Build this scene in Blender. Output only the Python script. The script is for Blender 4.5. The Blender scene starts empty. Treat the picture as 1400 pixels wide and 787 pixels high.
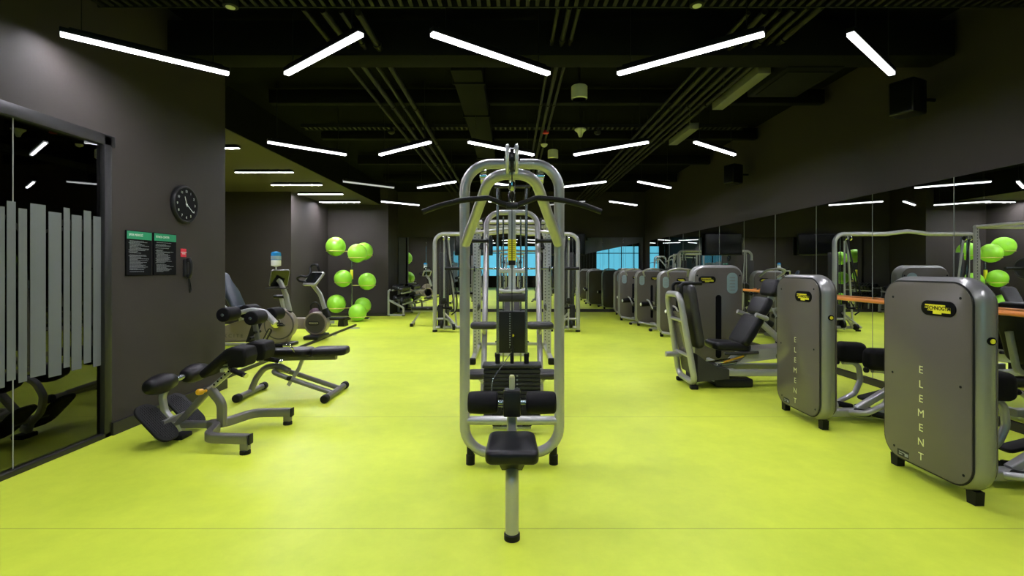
LAMP, LAMPS, SKIRT, WORLD, EXPO = 238.0, 2.2, .014, 1.15, 0.0
import bpy, bmesh, math, random
from mathutils import Vector, Matrix, Euler
random.seed(7)
V = Vector
PI = math.pi
scene = bpy.context.scene
COL = scene.collection
F = 660.0            # focal length in pixels of the 1400 px wide frame
CAMH = 1.45          # eye height in metres
HOR = 368.0          # horizon row of the photograph
def at(px, py, Y):   # a pixel and a known distance -> a point in the room
    return V(((px - 700.0) * Y / F, Y, CAMH - (py - HOR) * Y / F))

# ------------------------------------------------------------------ mesh builder
def rfillet(pts, rad, n=6, closed=False):
    pts = [V(p) for p in pts]; N = len(pts); out = []
    for i, p in enumerate(pts):
        if not closed and i in (0, N - 1):
            out.append(p); continue
        a = pts[(i - 1) % N]; b = pts[(i + 1) % N]
        r = rad[i] if isinstance(rad, (list, tuple)) else rad
        d1 = (p - a); d2 = (b - p); l1 = d1.length; l2 = d2.length
        if l1 < 1e-6 or l2 < 1e-6 or r <= 0: out.append(p); continue
        d1 /= l1; d2 /= l2
        ph = d1.angle(d2, 0)
        if ph < 0.02: out.append(p); continue
        t = min(r * math.tan(ph / 2), 0.49 * l1, 0.49 * l2)
        p0 = p - d1 * t; p2 = p + d2 * t; w = math.cos(ph / 2)
        for k in range(n + 1):
            u = k / n; c0 = (1 - u) ** 2; c1 = 2 * u * (1 - u) * w; c2 = u * u
            out.append((p0 * c0 + p * c1 + p2 * c2) / (c0 + c1 + c2))
    return out

def spline(pts, n=6):
    pts = [V(p) for p in pts]; out = []
    P = [pts[0] * 2 - pts[1]] + pts + [pts[-1] * 2 - pts[-2]]
    for i in range(1, len(P) - 2):
        a, b, c, d = P[i - 1], P[i], P[i + 1], P[i + 2]
        for k in range(n):
            t = k / n
            out.append(0.5 * ((2 * b) + (c - a) * t + (2 * a - 5 * b + 4 * c - d) * t * t + (3 * b - a - 3 * c + d) * t ** 3))
    out.append(pts[-1]); return out

def rrect(w, h, R, n=6):
    R = min(R, w / 2 - 1e-4, h / 2 - 1e-4); out = []
    for cx, cy, a0 in ((w/2-R, h/2-R, 0), (-w/2+R, h/2-R, 90), (-w/2+R, -h/2+R, 180), (w/2-R, -h/2+R, 270)):
        for k in range(n + 1):
            a = math.radians(a0 + 90 * k / n)
            out.append((cx + R * math.cos(a), cy + R * math.sin(a)))
    return out

def frame(x=None, y=None, z=None, o=(0, 0, 0)):
    M = Matrix.Identity(4)
    for i, c in enumerate((x, y, z)):
        for r in range(3): M[r][i] = c[r]
    for r in range(3): M[r][3] = o[r]
    return M
def axis_frame(d, o=(0, 0, 0), up=(0, 0, 1)):
    z = V(d).normalized(); u = V(up)
    if abs(z.dot(u)) > .98: u = V((0, 1, 0))
    x = u.cross(z).normalized(); y = z.cross(x)
    return frame(x, y, z, o)
T = Matrix.Translation
def RX(a): return Matrix.Rotation(math.radians(a), 4, 'X')
def RY(a): return Matrix.Rotation(math.radians(a), 4, 'Y')
def RZ(a): return Matrix.Rotation(math.radians(a), 4, 'Z')
I4 = Matrix.Identity(4)

class MB:
    def __init__(s): s.bm = bmesh.new(); s.mi = 0
    def m(s, i): s.mi = i; return s
    def _face(s, vs):
        try:
            f = s.bm.faces.new(vs); f.material_index = s.mi; return f
        except ValueError: return None
    def rings(s, rings, closed=False, cap=True):
        R = [[s.bm.verts.new(p) for p in r] for r in rings]; n = len(R[0]); k = len(R)
        for i in range(k if closed else k - 1):
            a = R[i]; b = R[(i + 1) % k]
            for j in range(n): s._face((a[j], a[(j+1) % n], b[(j+1) % n], b[j]))
        if cap and not closed:
            s._face(list(reversed(R[0]))); s._face(R[-1])
        return s
    def tube(s, pts, r, seg=12, fil=0, closed=False, prof=None, up=None, cap=True, fn=6):
        pts = rfillet(pts, fil, fn, closed) if fil else [V(p) for p in pts]
        q = [pts[0]]
        for p in pts[1:]:
            if (p - q[-1]).length > 1e-5: q.append(p)
        pts = q; N = len(pts)
        tan = []
        for i in range(N):
            a = pts[i-1] if (i or closed) else pts[i]; b = pts[(i+1) % N] if (i < N-1 or closed) else pts[i]
            tan.append((b - a).normalized())
        if up is None: up = V((0, 0, 1)) if abs(tan[0].z) < .9 else V((0, 1, 0))
        nrm = (V(up) - tan[0] * V(up).dot(tan[0])).normalized()
        if prof is None: prof = [(math.cos(2*PI*k/seg), math.sin(2*PI*k/seg)) for k in range(seg)]; sc = True
        else: sc = False
        rings = []
        for i in range(N):
            if i:
                nrm = nrm - tan[i] * nrm.dot(tan[i])
                nrm.normalize()
            bn = tan[i].cross(nrm)
            rr = (r[i] if isinstance(r, (list, tuple)) else r) if sc else 1
            rings.append([pts[i] + nrm * (v * rr) + bn * (-u * rr) for u, v in prof])
        return s.rings(rings, closed, cap)
    def rtube(s, pts, w, h, R=.008, **k):   # rectangular tube, h along 'up'
        return s.tube(pts, 1, prof=rrect(w, h, R, 3), **k)
    def cyl(s, a, b, r, seg=20): return s.tube([a, b], r, seg)
    def box(s, c, sz, M=I4, bev=0, n=2):
        if bev > 0: return s.slab(sz[0], sz[1], sz[2], max(bev, .0015), bev, M @ T(c), n, n)
        hx, hy, hz = (x / 2 for x in sz); v = []
        for x, y, z in ((-1,-1,-1),(1,-1,-1),(1,1,-1),(-1,1,-1),(-1,-1,1),(1,-1,1),(1,1,1),(-1,1,1)):
            v.append(s.bm.verts.new(M @ (V(c) + V((x*hx, y*hy, z*hz)))))
        for f in ((3,2,1,0),(4,5,6,7),(0,1,5,4),(1,2,6,5),(2,3,7,6),(3,0,4,7)): s._face([v[i] for i in f])
        return s
    def outline(s, pts, t, er=.004, M=I4, n=3, crown=0):   # a 2-D outline with thickness t along local z, rounded edges
        P = [V((x, y)) for x, y in pts]; N = len(P); nr = []
        area = sum(P[i].x * P[(i+1) % N].y - P[(i+1) % N].x * P[i].y for i in range(N))
        if area < 0: P.reverse()
        for i in range(N):
            d = (P[(i+1) % N] - P[i-1])
            nr.append(V((d.y, -d.x)).normalized() if d.length > 1e-9 else V((0, 0)))
        rs = []; er = min(er, t / 2)
        def ring(ins, z): rs.append([M @ V((P[i].x - nr[i].x*ins, P[i].y - nr[i].y*ins, z)) for i in range(N)])
        for k in range(n + 1):
            a = PI/2 * k / n; ring(er * (1 - math.sin(a)), -t/2 + er * (1 - math.cos(a)))
        for k in range(n + 1):
            a = PI/2 * k / n; ring(er * (1 - math.cos(a)), t/2 - er + er * math.sin(a))
        if er < t / 2 - 1e-6 or True: pass
        return s.rings(rs)
    def slab(s, w, h, t, R, er, M=I4, n=6, ne=3): return s.outline(rrect(w, h, R, n), t, er, M, ne)
    def lathe(s, prof, M=I4, seg=24):   # (r, z) profile round local z
        rs = [[M @ V((max(r, 1e-4)*math.cos(2*PI*k/seg), max(r, 1e-4)*math.sin(2*PI*k/seg), z)) for k in range(seg)] for r, z in prof]
        return s.rings(rs)
    def roll(s, a, b, r, e=.02, seg=20, bulge=0):   # foam roller with rounded ends
        a = V(a); b = V(b); L = (b - a).length; M = axis_frame(b - a, a); pr = []
        for k in range(5): an = PI/2*k/4; pr.append((r - e + e*math.sin(an), e - e*math.cos(an)))
        if bulge: pr += [(r + bulge*math.sin(PI*k/6), e + (L-2*e)*k/6) for k in range(1, 6)]
        for k in range(5): an = PI/2*k/4; pr.append((r - e + e*math.cos(an), L - e + e*math.sin(an)))
        return s.lathe(pr, M, seg)
    def ball(s, c, r, seg=28, M=I4, sc=(1, 1, 1)):
        pr = []; n = seg // 2
        rs = [[M @ (V(c) + V((sc[0]*r*math.sin(PI*max(i, .02)/n)*math.cos(2*PI*k/seg), sc[1]*r*math.sin(PI*max(i, .02)/n)*math.sin(2*PI*k/seg), -sc[2]*r*math.cos(PI*i/n)))) for k in range(seg)] for i in range(n)]
        rs.append([M @ (V(c) + V((1e-4*math.cos(2*PI*k/seg), 1e-4*math.sin(2*PI*k/seg), sc[2]*r))) for k in range(seg)])
        return s.rings(rs)
    def quad(s, pts): s._face([s.bm.verts.new(V(p)) for p in pts]); return s
    def prism(s, pts, axis, depth):  # polygon of 3-D points pushed along axis
        d = V(axis) * depth; return s.rings([[V(p) for p in pts], [V(p) + d for p in pts]])
    def build(s, name, mats, parent=None, world=True, smooth=38):
        bm = s.bm
        if parent is not None and world:
            bm.transform(parent_matrix(parent).inverted())
        bmesh.ops.recalc_face_normals(bm, faces=bm.faces[:])
        me = bpy.data.meshes.new(name); bm.to_mesh(me); bm.free()
        for mt in (mats if isinstance(mats, (list, tuple)) else [mats]): me.materials.append(mt)
        if smooth:
            me.polygons.foreach_set('use_smooth', [True] * len(me.polygons))
            me.set_sharp_from_angle(angle=math.radians(smooth))
        o = bpy.data.objects.new(name, me); COL.objects.link(o)
        if parent is not None: o.parent = parent
        return o

def parent_matrix(o):
    M = Matrix.Translation(o.location) @ o.rotation_euler.to_matrix().to_4x4()
    return parent_matrix(o.parent) @ M if o.parent else M
def tag(o, label, cat, group=None):
    o['label'] = label; o['category'] = cat
    if group: o['group'] = group
    return o
def thing(name, label, cat, loc=(0, 0, 0), rz=0, group=None):
    o = bpy.data.objects.new(name, None); o.empty_display_size = .1; COL.objects.link(o)
    o.location = loc; o.rotation_euler = (0, 0, math.radians(rz))
    return tag(o, label, cat, group)
def struct(o): o['kind'] = 'structure'; return o
def kids(o): return [c for c in bpy.data.objects if c.parent == o]
def copy_tree(o, parent=None):
    c = o.copy(); COL.objects.link(c)
    if parent is not None: c.parent = parent
    for ch in kids(o): copy_tree(ch, c)
    return c
def dup(o, loc, rz=None, label=None, group=None):
    c = copy_tree(o); c.location = loc
    if rz is not None: c.rotation_euler = (0, 0, math.radians(rz))
    if label: c['label'] = label
    if group: c['group'] = group
    return c
def text(name, s, size, M, mat, parent, ext=.0008, align='CENTER', world=True, sx=1.0, bold=0):
    cu = bpy.data.curves.new(name, 'FONT'); cu.body = s; cu.size = size; cu.align_x = align; cu.align_y = 'CENTER'; cu.extrude = ext
    cu.resolution_u = 3; cu.offset = bold
    t = bpy.data.objects.new(name, cu); COL.objects.link(t); bpy.context.view_layer.update()
    me = bpy.data.meshes.new_from_object(t.evaluated_get(bpy.context.evaluated_depsgraph_get()))
    bpy.data.objects.remove(t); bpy.data.curves.remove(cu)
    mm = M @ Matrix.Diagonal((sx, 1, 1, 1))
    if parent is not None and world: mm = parent_matrix(parent).inverted() @ mm
    me.transform(mm); me.materials.clear(); me.materials.append(mat)
    o = bpy.data.objects.new(name, me); COL.objects.link(o)
    if parent is not None: o.parent = parent
    return o

# ------------------------------------------------------------------ materials
def srgb(r, g, b):
    return tuple(((c/255)/12.92 if c/255 <= .04045 else ((c/255+.055)/1.055)**2.4) for c in (r, g, b)) + (1,)
def mat(name, col, rough=.5, metal=0, spec=.5, noise=0, nscale=8, coat=0, bump=0, bscale=200, em=None, es=0):
    m = bpy.data.materials.new(name); m.use_nodes = True; nt = m.node_tree; b = nt.nodes['Principled BSDF']
    b.inputs['Base Color'].default_value = col; b.inputs['Roughness'].default_value = rough; b.inputs['Metallic'].default_value = metal
    b.inputs['Specular IOR Level'].default_value = spec; b.inputs['Coat Weight'].default_value = coat; b.inputs['Coat Roughness'].default_value = .06
    tc = None
    if noise or bump: tc = nt.nodes.new('ShaderNodeTexCoord')
    if noise:
        n = nt.nodes.new('ShaderNodeTexNoise'); n.inputs['Scale'].default_value = nscale; n.inputs['Detail'].default_value = 5
        nt.links.new(tc.outputs['Object'], n.inputs['Vector'])
        r = nt.nodes.new('ShaderNodeMapRange'); r.inputs['To Min'].default_value = 1 - noise; r.inputs['To Max'].default_value = 1 + noise
        nt.links.new(n.outputs['Fac'], r.inputs['Value'])
        mx = nt.nodes.new('ShaderNodeMix'); mx.data_type = 'RGBA'; mx.blend_type = 'MULTIPLY'; mx.inputs['Factor'].default_value = 1
        mx.inputs['A'].default_value = col; nt.links.new(r.outputs['Result'], mx.inputs['B'])
        nt.links.new(mx.outputs['Result'], b.inputs['Base Color'])
        rr = nt.nodes.new('ShaderNodeMapRange'); rr.inputs['To Min'].default_value = max(0, rough - noise*.4); rr.inputs['To Max'].default_value = min(1, rough + noise*.4)
        nt.links.new(n.outputs['Fac'], rr.inputs['Value']); nt.links.new(rr.outputs['Result'], b.inputs['Roughness'])
    if bump:
        n2 = nt.nodes.new('ShaderNodeTexNoise'); n2.inputs['Scale'].default_value = bscale; nt.links.new(tc.outputs['Object'], n2.inputs['Vector'])
        bp = nt.nodes.new('ShaderNodeBump'); bp.inputs['Strength'].default_value = bump; bp.inputs['Distance'].default_value = .002
        nt.links.new(n2.outputs['Fac'], bp.inputs['Height']); nt.links.new(bp.outputs['Normal'], b.inputs['Normal'])
    if em: b.inputs['Emission Color'].default_value = em; b.inputs['Emission Strength'].default_value = es
    return m
M_ = {}
M_['wall'] = mat('wall_paint', (.0385, .032, .029, 1), .7, noise=.10, nscale=2.5, bump=.15, bscale=60, spec=.2)
M_['ceil'] = mat('ceiling_black', (.005, .005, .0055, 1), .9, spec=.05, noise=.2, nscale=3)
M_['soffit'] = mat('soffit_paint', (.085, .073, .07, 1), .8, spec=.2)
M_['base'] = mat('skirting', (.016, .014, .013, 1), .5)
M_['frame_dark'] = mat('door_frame', (.022, .021, .021, 1), .4, metal=.3)
M_['pipe'] = mat('black_pipe', (.011, .0105, .010, 1), .6, spec=.25, noise=.2, nscale=5)
M_['duct'] = mat('dark_duct', (.006, .006, .0065, 1), .8, metal=0, spec=.1)
M_['ltduct'] = mat('galvanised_duct', (.13, .13, .12, 1), .5)
M_['metal'] = mat('silver_frame_paint', (.42, .415, .41, 1), .28, metal=.45, spec=.5, noise=.015, nscale=6)
M_['metal_dk'] = mat('graphite_frame_paint', (.185, .178, .168, 1), .33, metal=.5, noise=.015, nscale=6)
M_['chrome'] = mat('chrome', (.75, .75, .75, 1), .12, metal=1)
M_['steel'] = mat('steel_rod', (.32, .35, .38, 1), .22, metal=.9)
M_['panel'] = mat('tower_panel', (.115, .102, .090, 1), .18, metal=0, spec=.32, noise=.03, nscale=3, coat=0)
M_['shell'] = mat('tower_shell', (.27, .265, .26, 1), .3, metal=.45, coat=.2)
M_['vinyl'] = mat('black_vinyl', (.006, .0055, .007, 1), .40, spec=.28, bump=.25, bscale=260)
M_['foam'] = mat('black_foam', (.005, .0045, .0055, 1), .65, spec=.14, bump=.3, bscale=300)
M_['navy'] = mat('navy_vinyl', (.022, .030, .045, 1), .3, spec=.5)
M_['gpad'] = mat('grey_vinyl', (.026, .024, .026, 1), .45, spec=.4, bump=.2, bscale=260)
M_['rubber'] = mat('black_rubber', (.006, .006, .006, 1), .58, spec=.22)
M_['plastic'] = mat('black_plastic', (.007, .007, .0075, 1), .42, spec=.28)
M_['plate'] = mat('weight_plate_iron', (.010, .010, .011, 1), .45, spec=.45)
M_['taupe'] = mat('bike_taupe', (.21, .175, .145, 1), .3, spec=.5)
M_['taupe_dk'] = mat('bike_dark', (.05, .045, .042, 1), .35)
M_['white'] = mat('white_plastic', (.78, .78, .76, 1), .4)
M_['offlamp'] = mat('dim_diffuser', (.5, .5, .5, 1), .5, em=(.95, .95, 1.05, 1), es=.4)
M_['ivory'] = mat('ivory_plastic', (.62, .62, .55, 1), .5)
M_['yellow'] = mat('yellow_label', srgb(222, 214, 40), .5)
M_['knob'] = mat('amber_knob', srgb(214, 160, 30), .35)
M_['letter'] = mat('pale_lettering', srgb(205, 205, 150), .5)
M_['wood'] = mat('barre_wood', srgb(226, 138, 66), .4, noise=.12, nscale=14)
M_['ball'] = mat('green_ball', (.31, .70, .05, 1), .28, spec=.5)
M_['ring'] = mat('pale_ring', srgb(215, 205, 120), .45)
M_['black'] = mat('sign_black', (.004, .004, .0055, 1), .6, spec=.06)
M_['green'] = mat('sign_green', srgb(20, 140, 98), .5)
M_['red'] = mat('sign_red', srgb(205, 28, 52), .5)
M_['ink'] = mat('sign_ink', (.24, .25, .27, 1), .6)
M_['wink'] = mat('white_ink', (.8, .82, .8, 1), .5)
M_['sticker'] = mat('blue_sticker', srgb(140, 160, 168), .35)
M_['screen'] = mat('dark_screen', (.006, .007, .008, 1), .12, spec=.6)
M_['blue_liq'] = mat('blue_liquid', srgb(40, 130, 190), .15, spec=.6)
M_['mirror'] = mat('mirror_silver', (.80, .82, .81, 1), .004, metal=1)
M_['frost'] = mat('frosted_film', (.125, .135, .135, 1), .7, spec=.3)
M_['disc'] = mat('floor_box_steel', (.30, .30, .28, 1), .4, metal=.6)
M_['lamp'] = mat('lamp_diffuser', (1, 1, 1, 1), .5, em=(.95, .95, 1.05, 1), es=LAMP)
M_['alu'] = mat('bright_aluminium_paint', (.62, .62, .62, 1), .25, metal=.3)
M_['joint'] = mat('glass_joint', (.30, .31, .31, 1), .3)
M_['numeral'] = mat('numeral_white', (.5, .5, .5, 1), .6)
M_['lampbay'] = mat('bay_lamp_diffuser', (1, 1, 1, 1), .5, em=(.95, .95, 1.05, 1), es=LAMP*1.55)
M_['lampside'] = mat('lamp_diffuser_side', (1, 1, 1, 1), .5, em=(.95, .96, 1.0, 1), es=LAMPS)
M_['purple'] = mat('purple_cloth', (.05, .02, .035, 1), .7)

def floor_material():
    m = bpy.data.materials.new('lime_vinyl'); m.use_nodes = True; nt = m.node_tree; b = nt.nodes['Principled BSDF']; L = nt.links.new
    tc = nt.nodes.new('ShaderNodeTexCoord')
    n = nt.nodes.new('ShaderNodeTexNoise'); n.inputs['Scale'].default_value = .7; n.inputs['Detail'].default_value = 6; n.inputs['Roughness'].default_value = .62
    L(tc.outputs['Object'], n.inputs['Vector'])
    n2 = nt.nodes.new('ShaderNodeTexNoise'); n2.inputs['Scale'].default_value = 7; n2.inputs['Detail'].default_value = 8; n2.inputs['Roughness'].default_value = .7
    L(tc.outputs['Object'], n2.inputs['Vector'])
    ad = nt.nodes.new('ShaderNodeMath'); ad.operation = 'MULTIPLY_ADD'; L(n2.outputs['Fac'], ad.inputs[0]); ad.inputs[1].default_value = .35; L(n.outputs['Fac'], ad.inputs[2])
    cr = nt.nodes.new('ShaderNodeValToRGB')
    cr.color_ramp.elements[0].position = .38; cr.color_ramp.elements[0].color = FLOOR_A
    cr.color_ramp.elements[1].position = .95; cr.color_ramp.elements[1].color = FLOOR_B
    L(ad.outputs[0], cr.inputs['Fac'])
    # sheet joints running across the room, every 2.05 m
    sp = nt.nodes.new('ShaderNodeSeparateXYZ'); L(tc.outputs['Object'], sp.inputs[0])
    of = nt.nodes.new('ShaderNodeMath'); of.operation = 'ADD'; L(sp.outputs['Y'], of.inputs[0]); of.inputs[1].default_value = 20 * 2.05 - 2.70
    md = nt.nodes.new('ShaderNodeMath'); md.operation = 'PINGPONG'; L(of.outputs[0], md.inputs[0]); md.inputs[1].default_value = 1.025
    lt = nt.nodes.new('ShaderNodeMath'); lt.operation = 'LESS_THAN'; L(md.outputs[0], lt.inputs[0]); lt.inputs[1].default_value = .0035
    sc = nt.nodes.new('ShaderNodeMath'); sc.operation = 'MULTIPLY'; L(lt.outputs[0], sc.inputs[0]); sc.inputs[1].default_value = .55
    mx = nt.nodes.new('ShaderNodeMix'); mx.data_type = 'RGBA'; L(sc.outputs[0], mx.inputs['Factor']); L(cr.outputs['Color'], mx.inputs['A']); mx.inputs['B'].default_value = (.10, .14, .02, 1)
    L(mx.outputs['Result'], b.inputs['Base Color'])
    b.inputs['Roughness'].default_value = .42; b.inputs['Specular IOR Level'].default_value = .28
    return m
FLOOR_A = (.46, .585, .042, 1); FLOOR_B = (.70, .80, .065, 1)
M_['floor'] = floor_material()

def glass_material():
    m = bpy.data.materials.new('tinted_glass'); m.use_nodes = True; nt = m.node_tree; nt.nodes.clear()
    out = nt.nodes.new('ShaderNodeOutputMaterial'); mix = nt.nodes.new('ShaderNodeMixShader'); tr = nt.nodes.new('ShaderNodeBsdfTransparent'); gl = nt.nodes.new('ShaderNodeBsdfGlossy')
    tr.inputs['Color'].default_value = (.42, .44, .43, 1); gl.inputs['Roughness'].default_value = .002; gl.inputs['Color'].default_value = (.9, .9, .9, 1)
    fr = nt.nodes.new('ShaderNodeFresnel'); fr.inputs['IOR'].default_value = 1.9
    nt.links.new(fr.outputs[0], mix.inputs[0]); nt.links.new(tr.outputs[0], mix.inputs[1]); nt.links.new(gl.outputs[0], mix.inputs[2]); nt.links.new(mix.outputs[0], out.inputs[0])
    return m
M_['glass'] = glass_material()
# ================================================================== ROOM
XL, XR, YB, YF, ZC = -3.5, 4.52, 16.5, -6.0, 4.1
YC = 5.89             # end of the near left wall, where the cardio bay opens
ZS, XS = 3.457, -4.10 # soffit over the bay
b = MB(); b.box(((XR-9)/2, (YF+YB)/2, -.06), (XR+9+.6, YB-YF+.6, .12)); struct(b.build('floor', M_['floor'], smooth=0))
b = MB(); b.box(((XR-9)/2, (YF+YB)/2, ZC+.06), (XR+9+.6, YB-YF+.6, .12)); struct(b.build('ceiling', M_['ceil'], smooth=0))
b = MB(); b.box(((-9+XS)/2, (YC+15)/2, ZS+.006), (XS+9, 15-YC, .012)); struct(b.build('ceiling_soffit', M_['soffit'], smooth=0))
b = MB(); b.box(((-9+XS)/2+.002, (YC+15)/2, (ZS+.012+ZC)/2), (XS+9.004, 15-YC, ZC-ZS-.012)); struct(b.build('ceiling_fascia', M_['ceil'], smooth=0))
# near left wall with the glazed opening (Y 1.0-4.12)
GY0, GY1, GZ = 1.0, 4.13, 2.52
b = MB(); th = .22; xc = XL - th/2
b.box((xc, (4.22+YC)/2, ZC/2), (th, YC-4.22, ZC))
b.box((xc, (GY0-.08+4.22)/2, (2.61+ZC)/2), (th, 4.22-GY0+.08, ZC-2.61))
b.box((xc, (YF+GY0-.08)/2, ZC/2), (th, GY0-.08-YF, ZC))
struct(b.build('wall_left', M_['wall'], smooth=0))
b = MB(); b.box(((-9+XL-th)/2, YC-.11, ZC/2), (9+XL-th, .22, ZC)); struct(b.build('wall_bay_front', M_['wall'], smooth=0))
b = MB(); b.box((-7.1, (12.5+15.2)/2, ZC/2), (2.76, 2.7, ZC)); struct(b.build('wall_bay_block', M_['wall'], smooth=0))
b = MB(); b.box((-4.8, 15.1, ZC/2), (1.9, .2, ZC)); b.box((-4.0, 15.95, ZC/2), (.2, 1.5, ZC)); struct(b.build('wall_bay_back', M_['wall'], smooth=0))
b = MB(); b.box((-9.1, (YC+15)/2, ZC/2), (.2, 15.4-YC, ZC)); struct(b.build('wall_bay_side', M_['wall'], smooth=0))
b = MB(); b.box((.3, YB+.1, ZC/2), (9, .2, ZC)); struct(b.build('wall_back', M_['wall'], smooth=0))
b = MB(); b.box((XR+.13, (YF+YB)/2, ZC/2), (.2, YB-YF, ZC)); struct(b.build('wall_right', M_['wall'], smooth=0))
# wall behind the viewpoint with the daylight windows that the mirrors show
WX0, WX1, WZ0, WZ1 = -2.9, 2.2, .9, 3.34
b = MB(); y0 = YF - .1
b.box(((-4+WX0)/2, y0, ZC/2), (WX0+4, .2, ZC)); b.box(((WX1+XR+.3)/2, y0, ZC/2), (XR+.3-WX1, .2, ZC))
b.box(((WX0+WX1)/2, y0, WZ0/2), (WX1-WX0, .2, WZ0)); b.box(((WX0+WX1)/2, y0, (WZ1+ZC)/2), (WX1-WX0, .2, ZC-WZ1))
struct(b.build('wall_front', M_['wall'], smooth=0))
w = MB()
for k in range(6): w.box((WX0 + (WX1-WX0)*k/5, y0, (WZ0+WZ1)/2), (.06, .08, WZ1-WZ0))
for z in (WZ0, 2.75, WZ1): w.box(((WX0+WX1)/2, y0, z), (WX1-WX0, .08, .06))
win = struct(w.build('window_2', M_['frame_dark'], smooth=0))
# small dark room behind the glass
b = MB(); b.box((-6.6, (YC)/2-.2, ZC/2), (.2, YC, ZC)); b.box((-5.2, .4, ZC/2), (2.8, .2, ZC)); struct(b.build('wall_behind_glass', M_['wall'], smooth=0))
# skirting
b = MB(); b.box((XL+.012, (4.22+YC)/2, .055), (.024, YC-4.22+.02, .11)); struct(b.build('baseboard_left', M_['base'], smooth=0))
b = MB(); b.box((-4.8, 14.985, .05), (1.8, .03, .1)); struct(b.build('baseboard_bay', M_['base'], smooth=0))
b = MB(); b.box((.3, YB-.02, .04), (8.4, .04, .09)); struct(b.build('baseboard_back', M_['base'], smooth=0))
b = MB(); b.box((XR-.01, 8, .04), (.03, 17, .08)); struct(b.build('baseboard_right', M_['base'], smooth=0))
# the bay's raised floor and its dark edge
edge = [(-3.80, YC+.0), (-3.80, 6.3), (-4.02, 12.4), (-5.7, 12.4), (-8.9, 12.4), (-8.9, YC)]
b = MB(); b.prism([(x, y, .001) for x, y in edge], (0, 0, 1), .044); struct(b.build('floor_bay', M_['floor'], smooth=0))
b = MB(); b.rtube([(-3.79, YC+.02, .024), (-3.79, 6.3, .024), (-4.01, 12.41, .024), (-5.6, 12.41, .024)], .03, .05, .002, up=V((0, 0, 1)))
struct(b.build('trim_1', M_['base'], smooth=0))

# glazed partition on the left ------------------------------------------------
fr = MB()
fr.box((XL-.045, 4.175, 1.30), (.11, .075, 2.60), bev=.003); fr.box((XL-.045, GY0-.04, 1.30), (.11, .08, 2.60), bev=.003)
fr.box((XL-.045, (GY0+4.21)/2, 2.565), (.11, 4.21-GY0+.08, .09), bev=.003); fr.box((XL-.03, (GY0+4.2)/2, .02), (.08, 4.2-GY0, .04), bev=.003)
wf = struct(fr.build('window_1', M_['frame_dark']))
for y0_, y1_ in ((3.415, 4.13), (GY0, 3.405)):
    g = MB(); g.box((XL-.03, (y0_+y1_)/2, 1.28), (.010, y1_-y0_, 2.48)); g.build('glass_pane', M_['glass'], wf, smooth=0)
g = MB(); g.box((XL-.03, 3.41, 1.28), (.012, .006, 2.48)); g.build('glass_joint', M_['joint'], wf, smooth=0)
fs = MB()
def stripe(p0, p1, t, bt):
    ya = F*3.52/(700-p0); yb = F*3.52/(700-p1); ym = (ya+yb)/2
    z1 = CAMH-(t-HOR)*ym/F; z0 = CAMH-(bt-HOR)*ym/F
    fs.box((XL-.0235, (ya+yb)/2, (z0+z1)/2), (.002, yb-ya, z1-z0))
for a in ((-14,-3,279,540),(0,7,282,530),(10,22,275,520),(26,37.5,285,522),(42,63,279,514),(67,84.5,290,514),(87.6,96,284,502),(98.5,112,294,505),(115,125,288,496),(128,141,296,500)): stripe(*a)
ys = 3.2
for k in range(14):
    wd = random.uniform(.05, .13); fs.box((XL-.0235, ys-wd/2, 1.28+random.uniform(-.03, .03)), (.002, wd, 1.2)); ys -= wd + .035
    if ys < 1.2: break
fs.build('frosted_stripes', M_['frost'], wf, smooth=0)

# mirrors ---------------------------------------------------------------------
joints = [4.92-1.113*k for k in range(4, 0, -1)] + [4.92+1.113*k for k in range(0, 10)] + [15.78]
words = ['first','second','third','fourth','fifth','sixth','seventh','eighth','ninth','tenth','eleventh','twelfth','thirteenth','fourteenth','fifteenth']
np_ = len(joints)-1
for i in range(np_):
    a, c = joints[i], joints[i+1]
    m = MB(); m.box((XR-.008, (a+c)/2, 1.24), (.012, c-a-.004, 2.30), bev=.0025, n=1)
    mp = m.build('mirror_panel', M_['mirror'], smooth=0); m = MB(); m.box((XR-.0155, a+.001, 1.24), (.003, .005, 2.30)); m.build('edge_glint', M_['joint'], mp)  # pale grey strip paints in the lamp glint along the panel's bevel
    tag(mp, 'tall mirror panel on the right wall, %s counting from the back corner' % words[np_-1-i], 'mirror', 'right wall mirrors')
xs = [-3.875, -2.93, -1.25, .05, 1.35, 2.22, 3.1, 3.8, 4.475]
for i in range(len(xs)-1):
    m = MB(); m.box(((xs[i]+xs[i+1])/2, YB-.008, 1.32), (xs[i+1]-xs[i]-.004, .012, 2.44), bev=.0025, n=1)
    tag(m.build('mirror_panel', M_['mirror'], smooth=0), 'mirror panel on the far back wall, %s counting from its left end' % words[i], 'mirror', 'back wall mirrors')

# floor boxes
for i, (px, py) in enumerate(((452, 458), (484.5, 448.5))):
    Y = F*CAMH/(py-HOR); p = at(px, py, Y)
    m = MB(); m.lathe([(.02, 0), (.13, 0), (.135, .003), (.13, .006), (.10, .007), (.0, .007)], T((p.x, Y, .0)))
    tag(m.build('floor_box', M_['disc']), ['round steel floor socket cover nearer the exercise bench', 'round steel floor socket cover nearer the ball rack'][i], 'floor socket')

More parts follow.
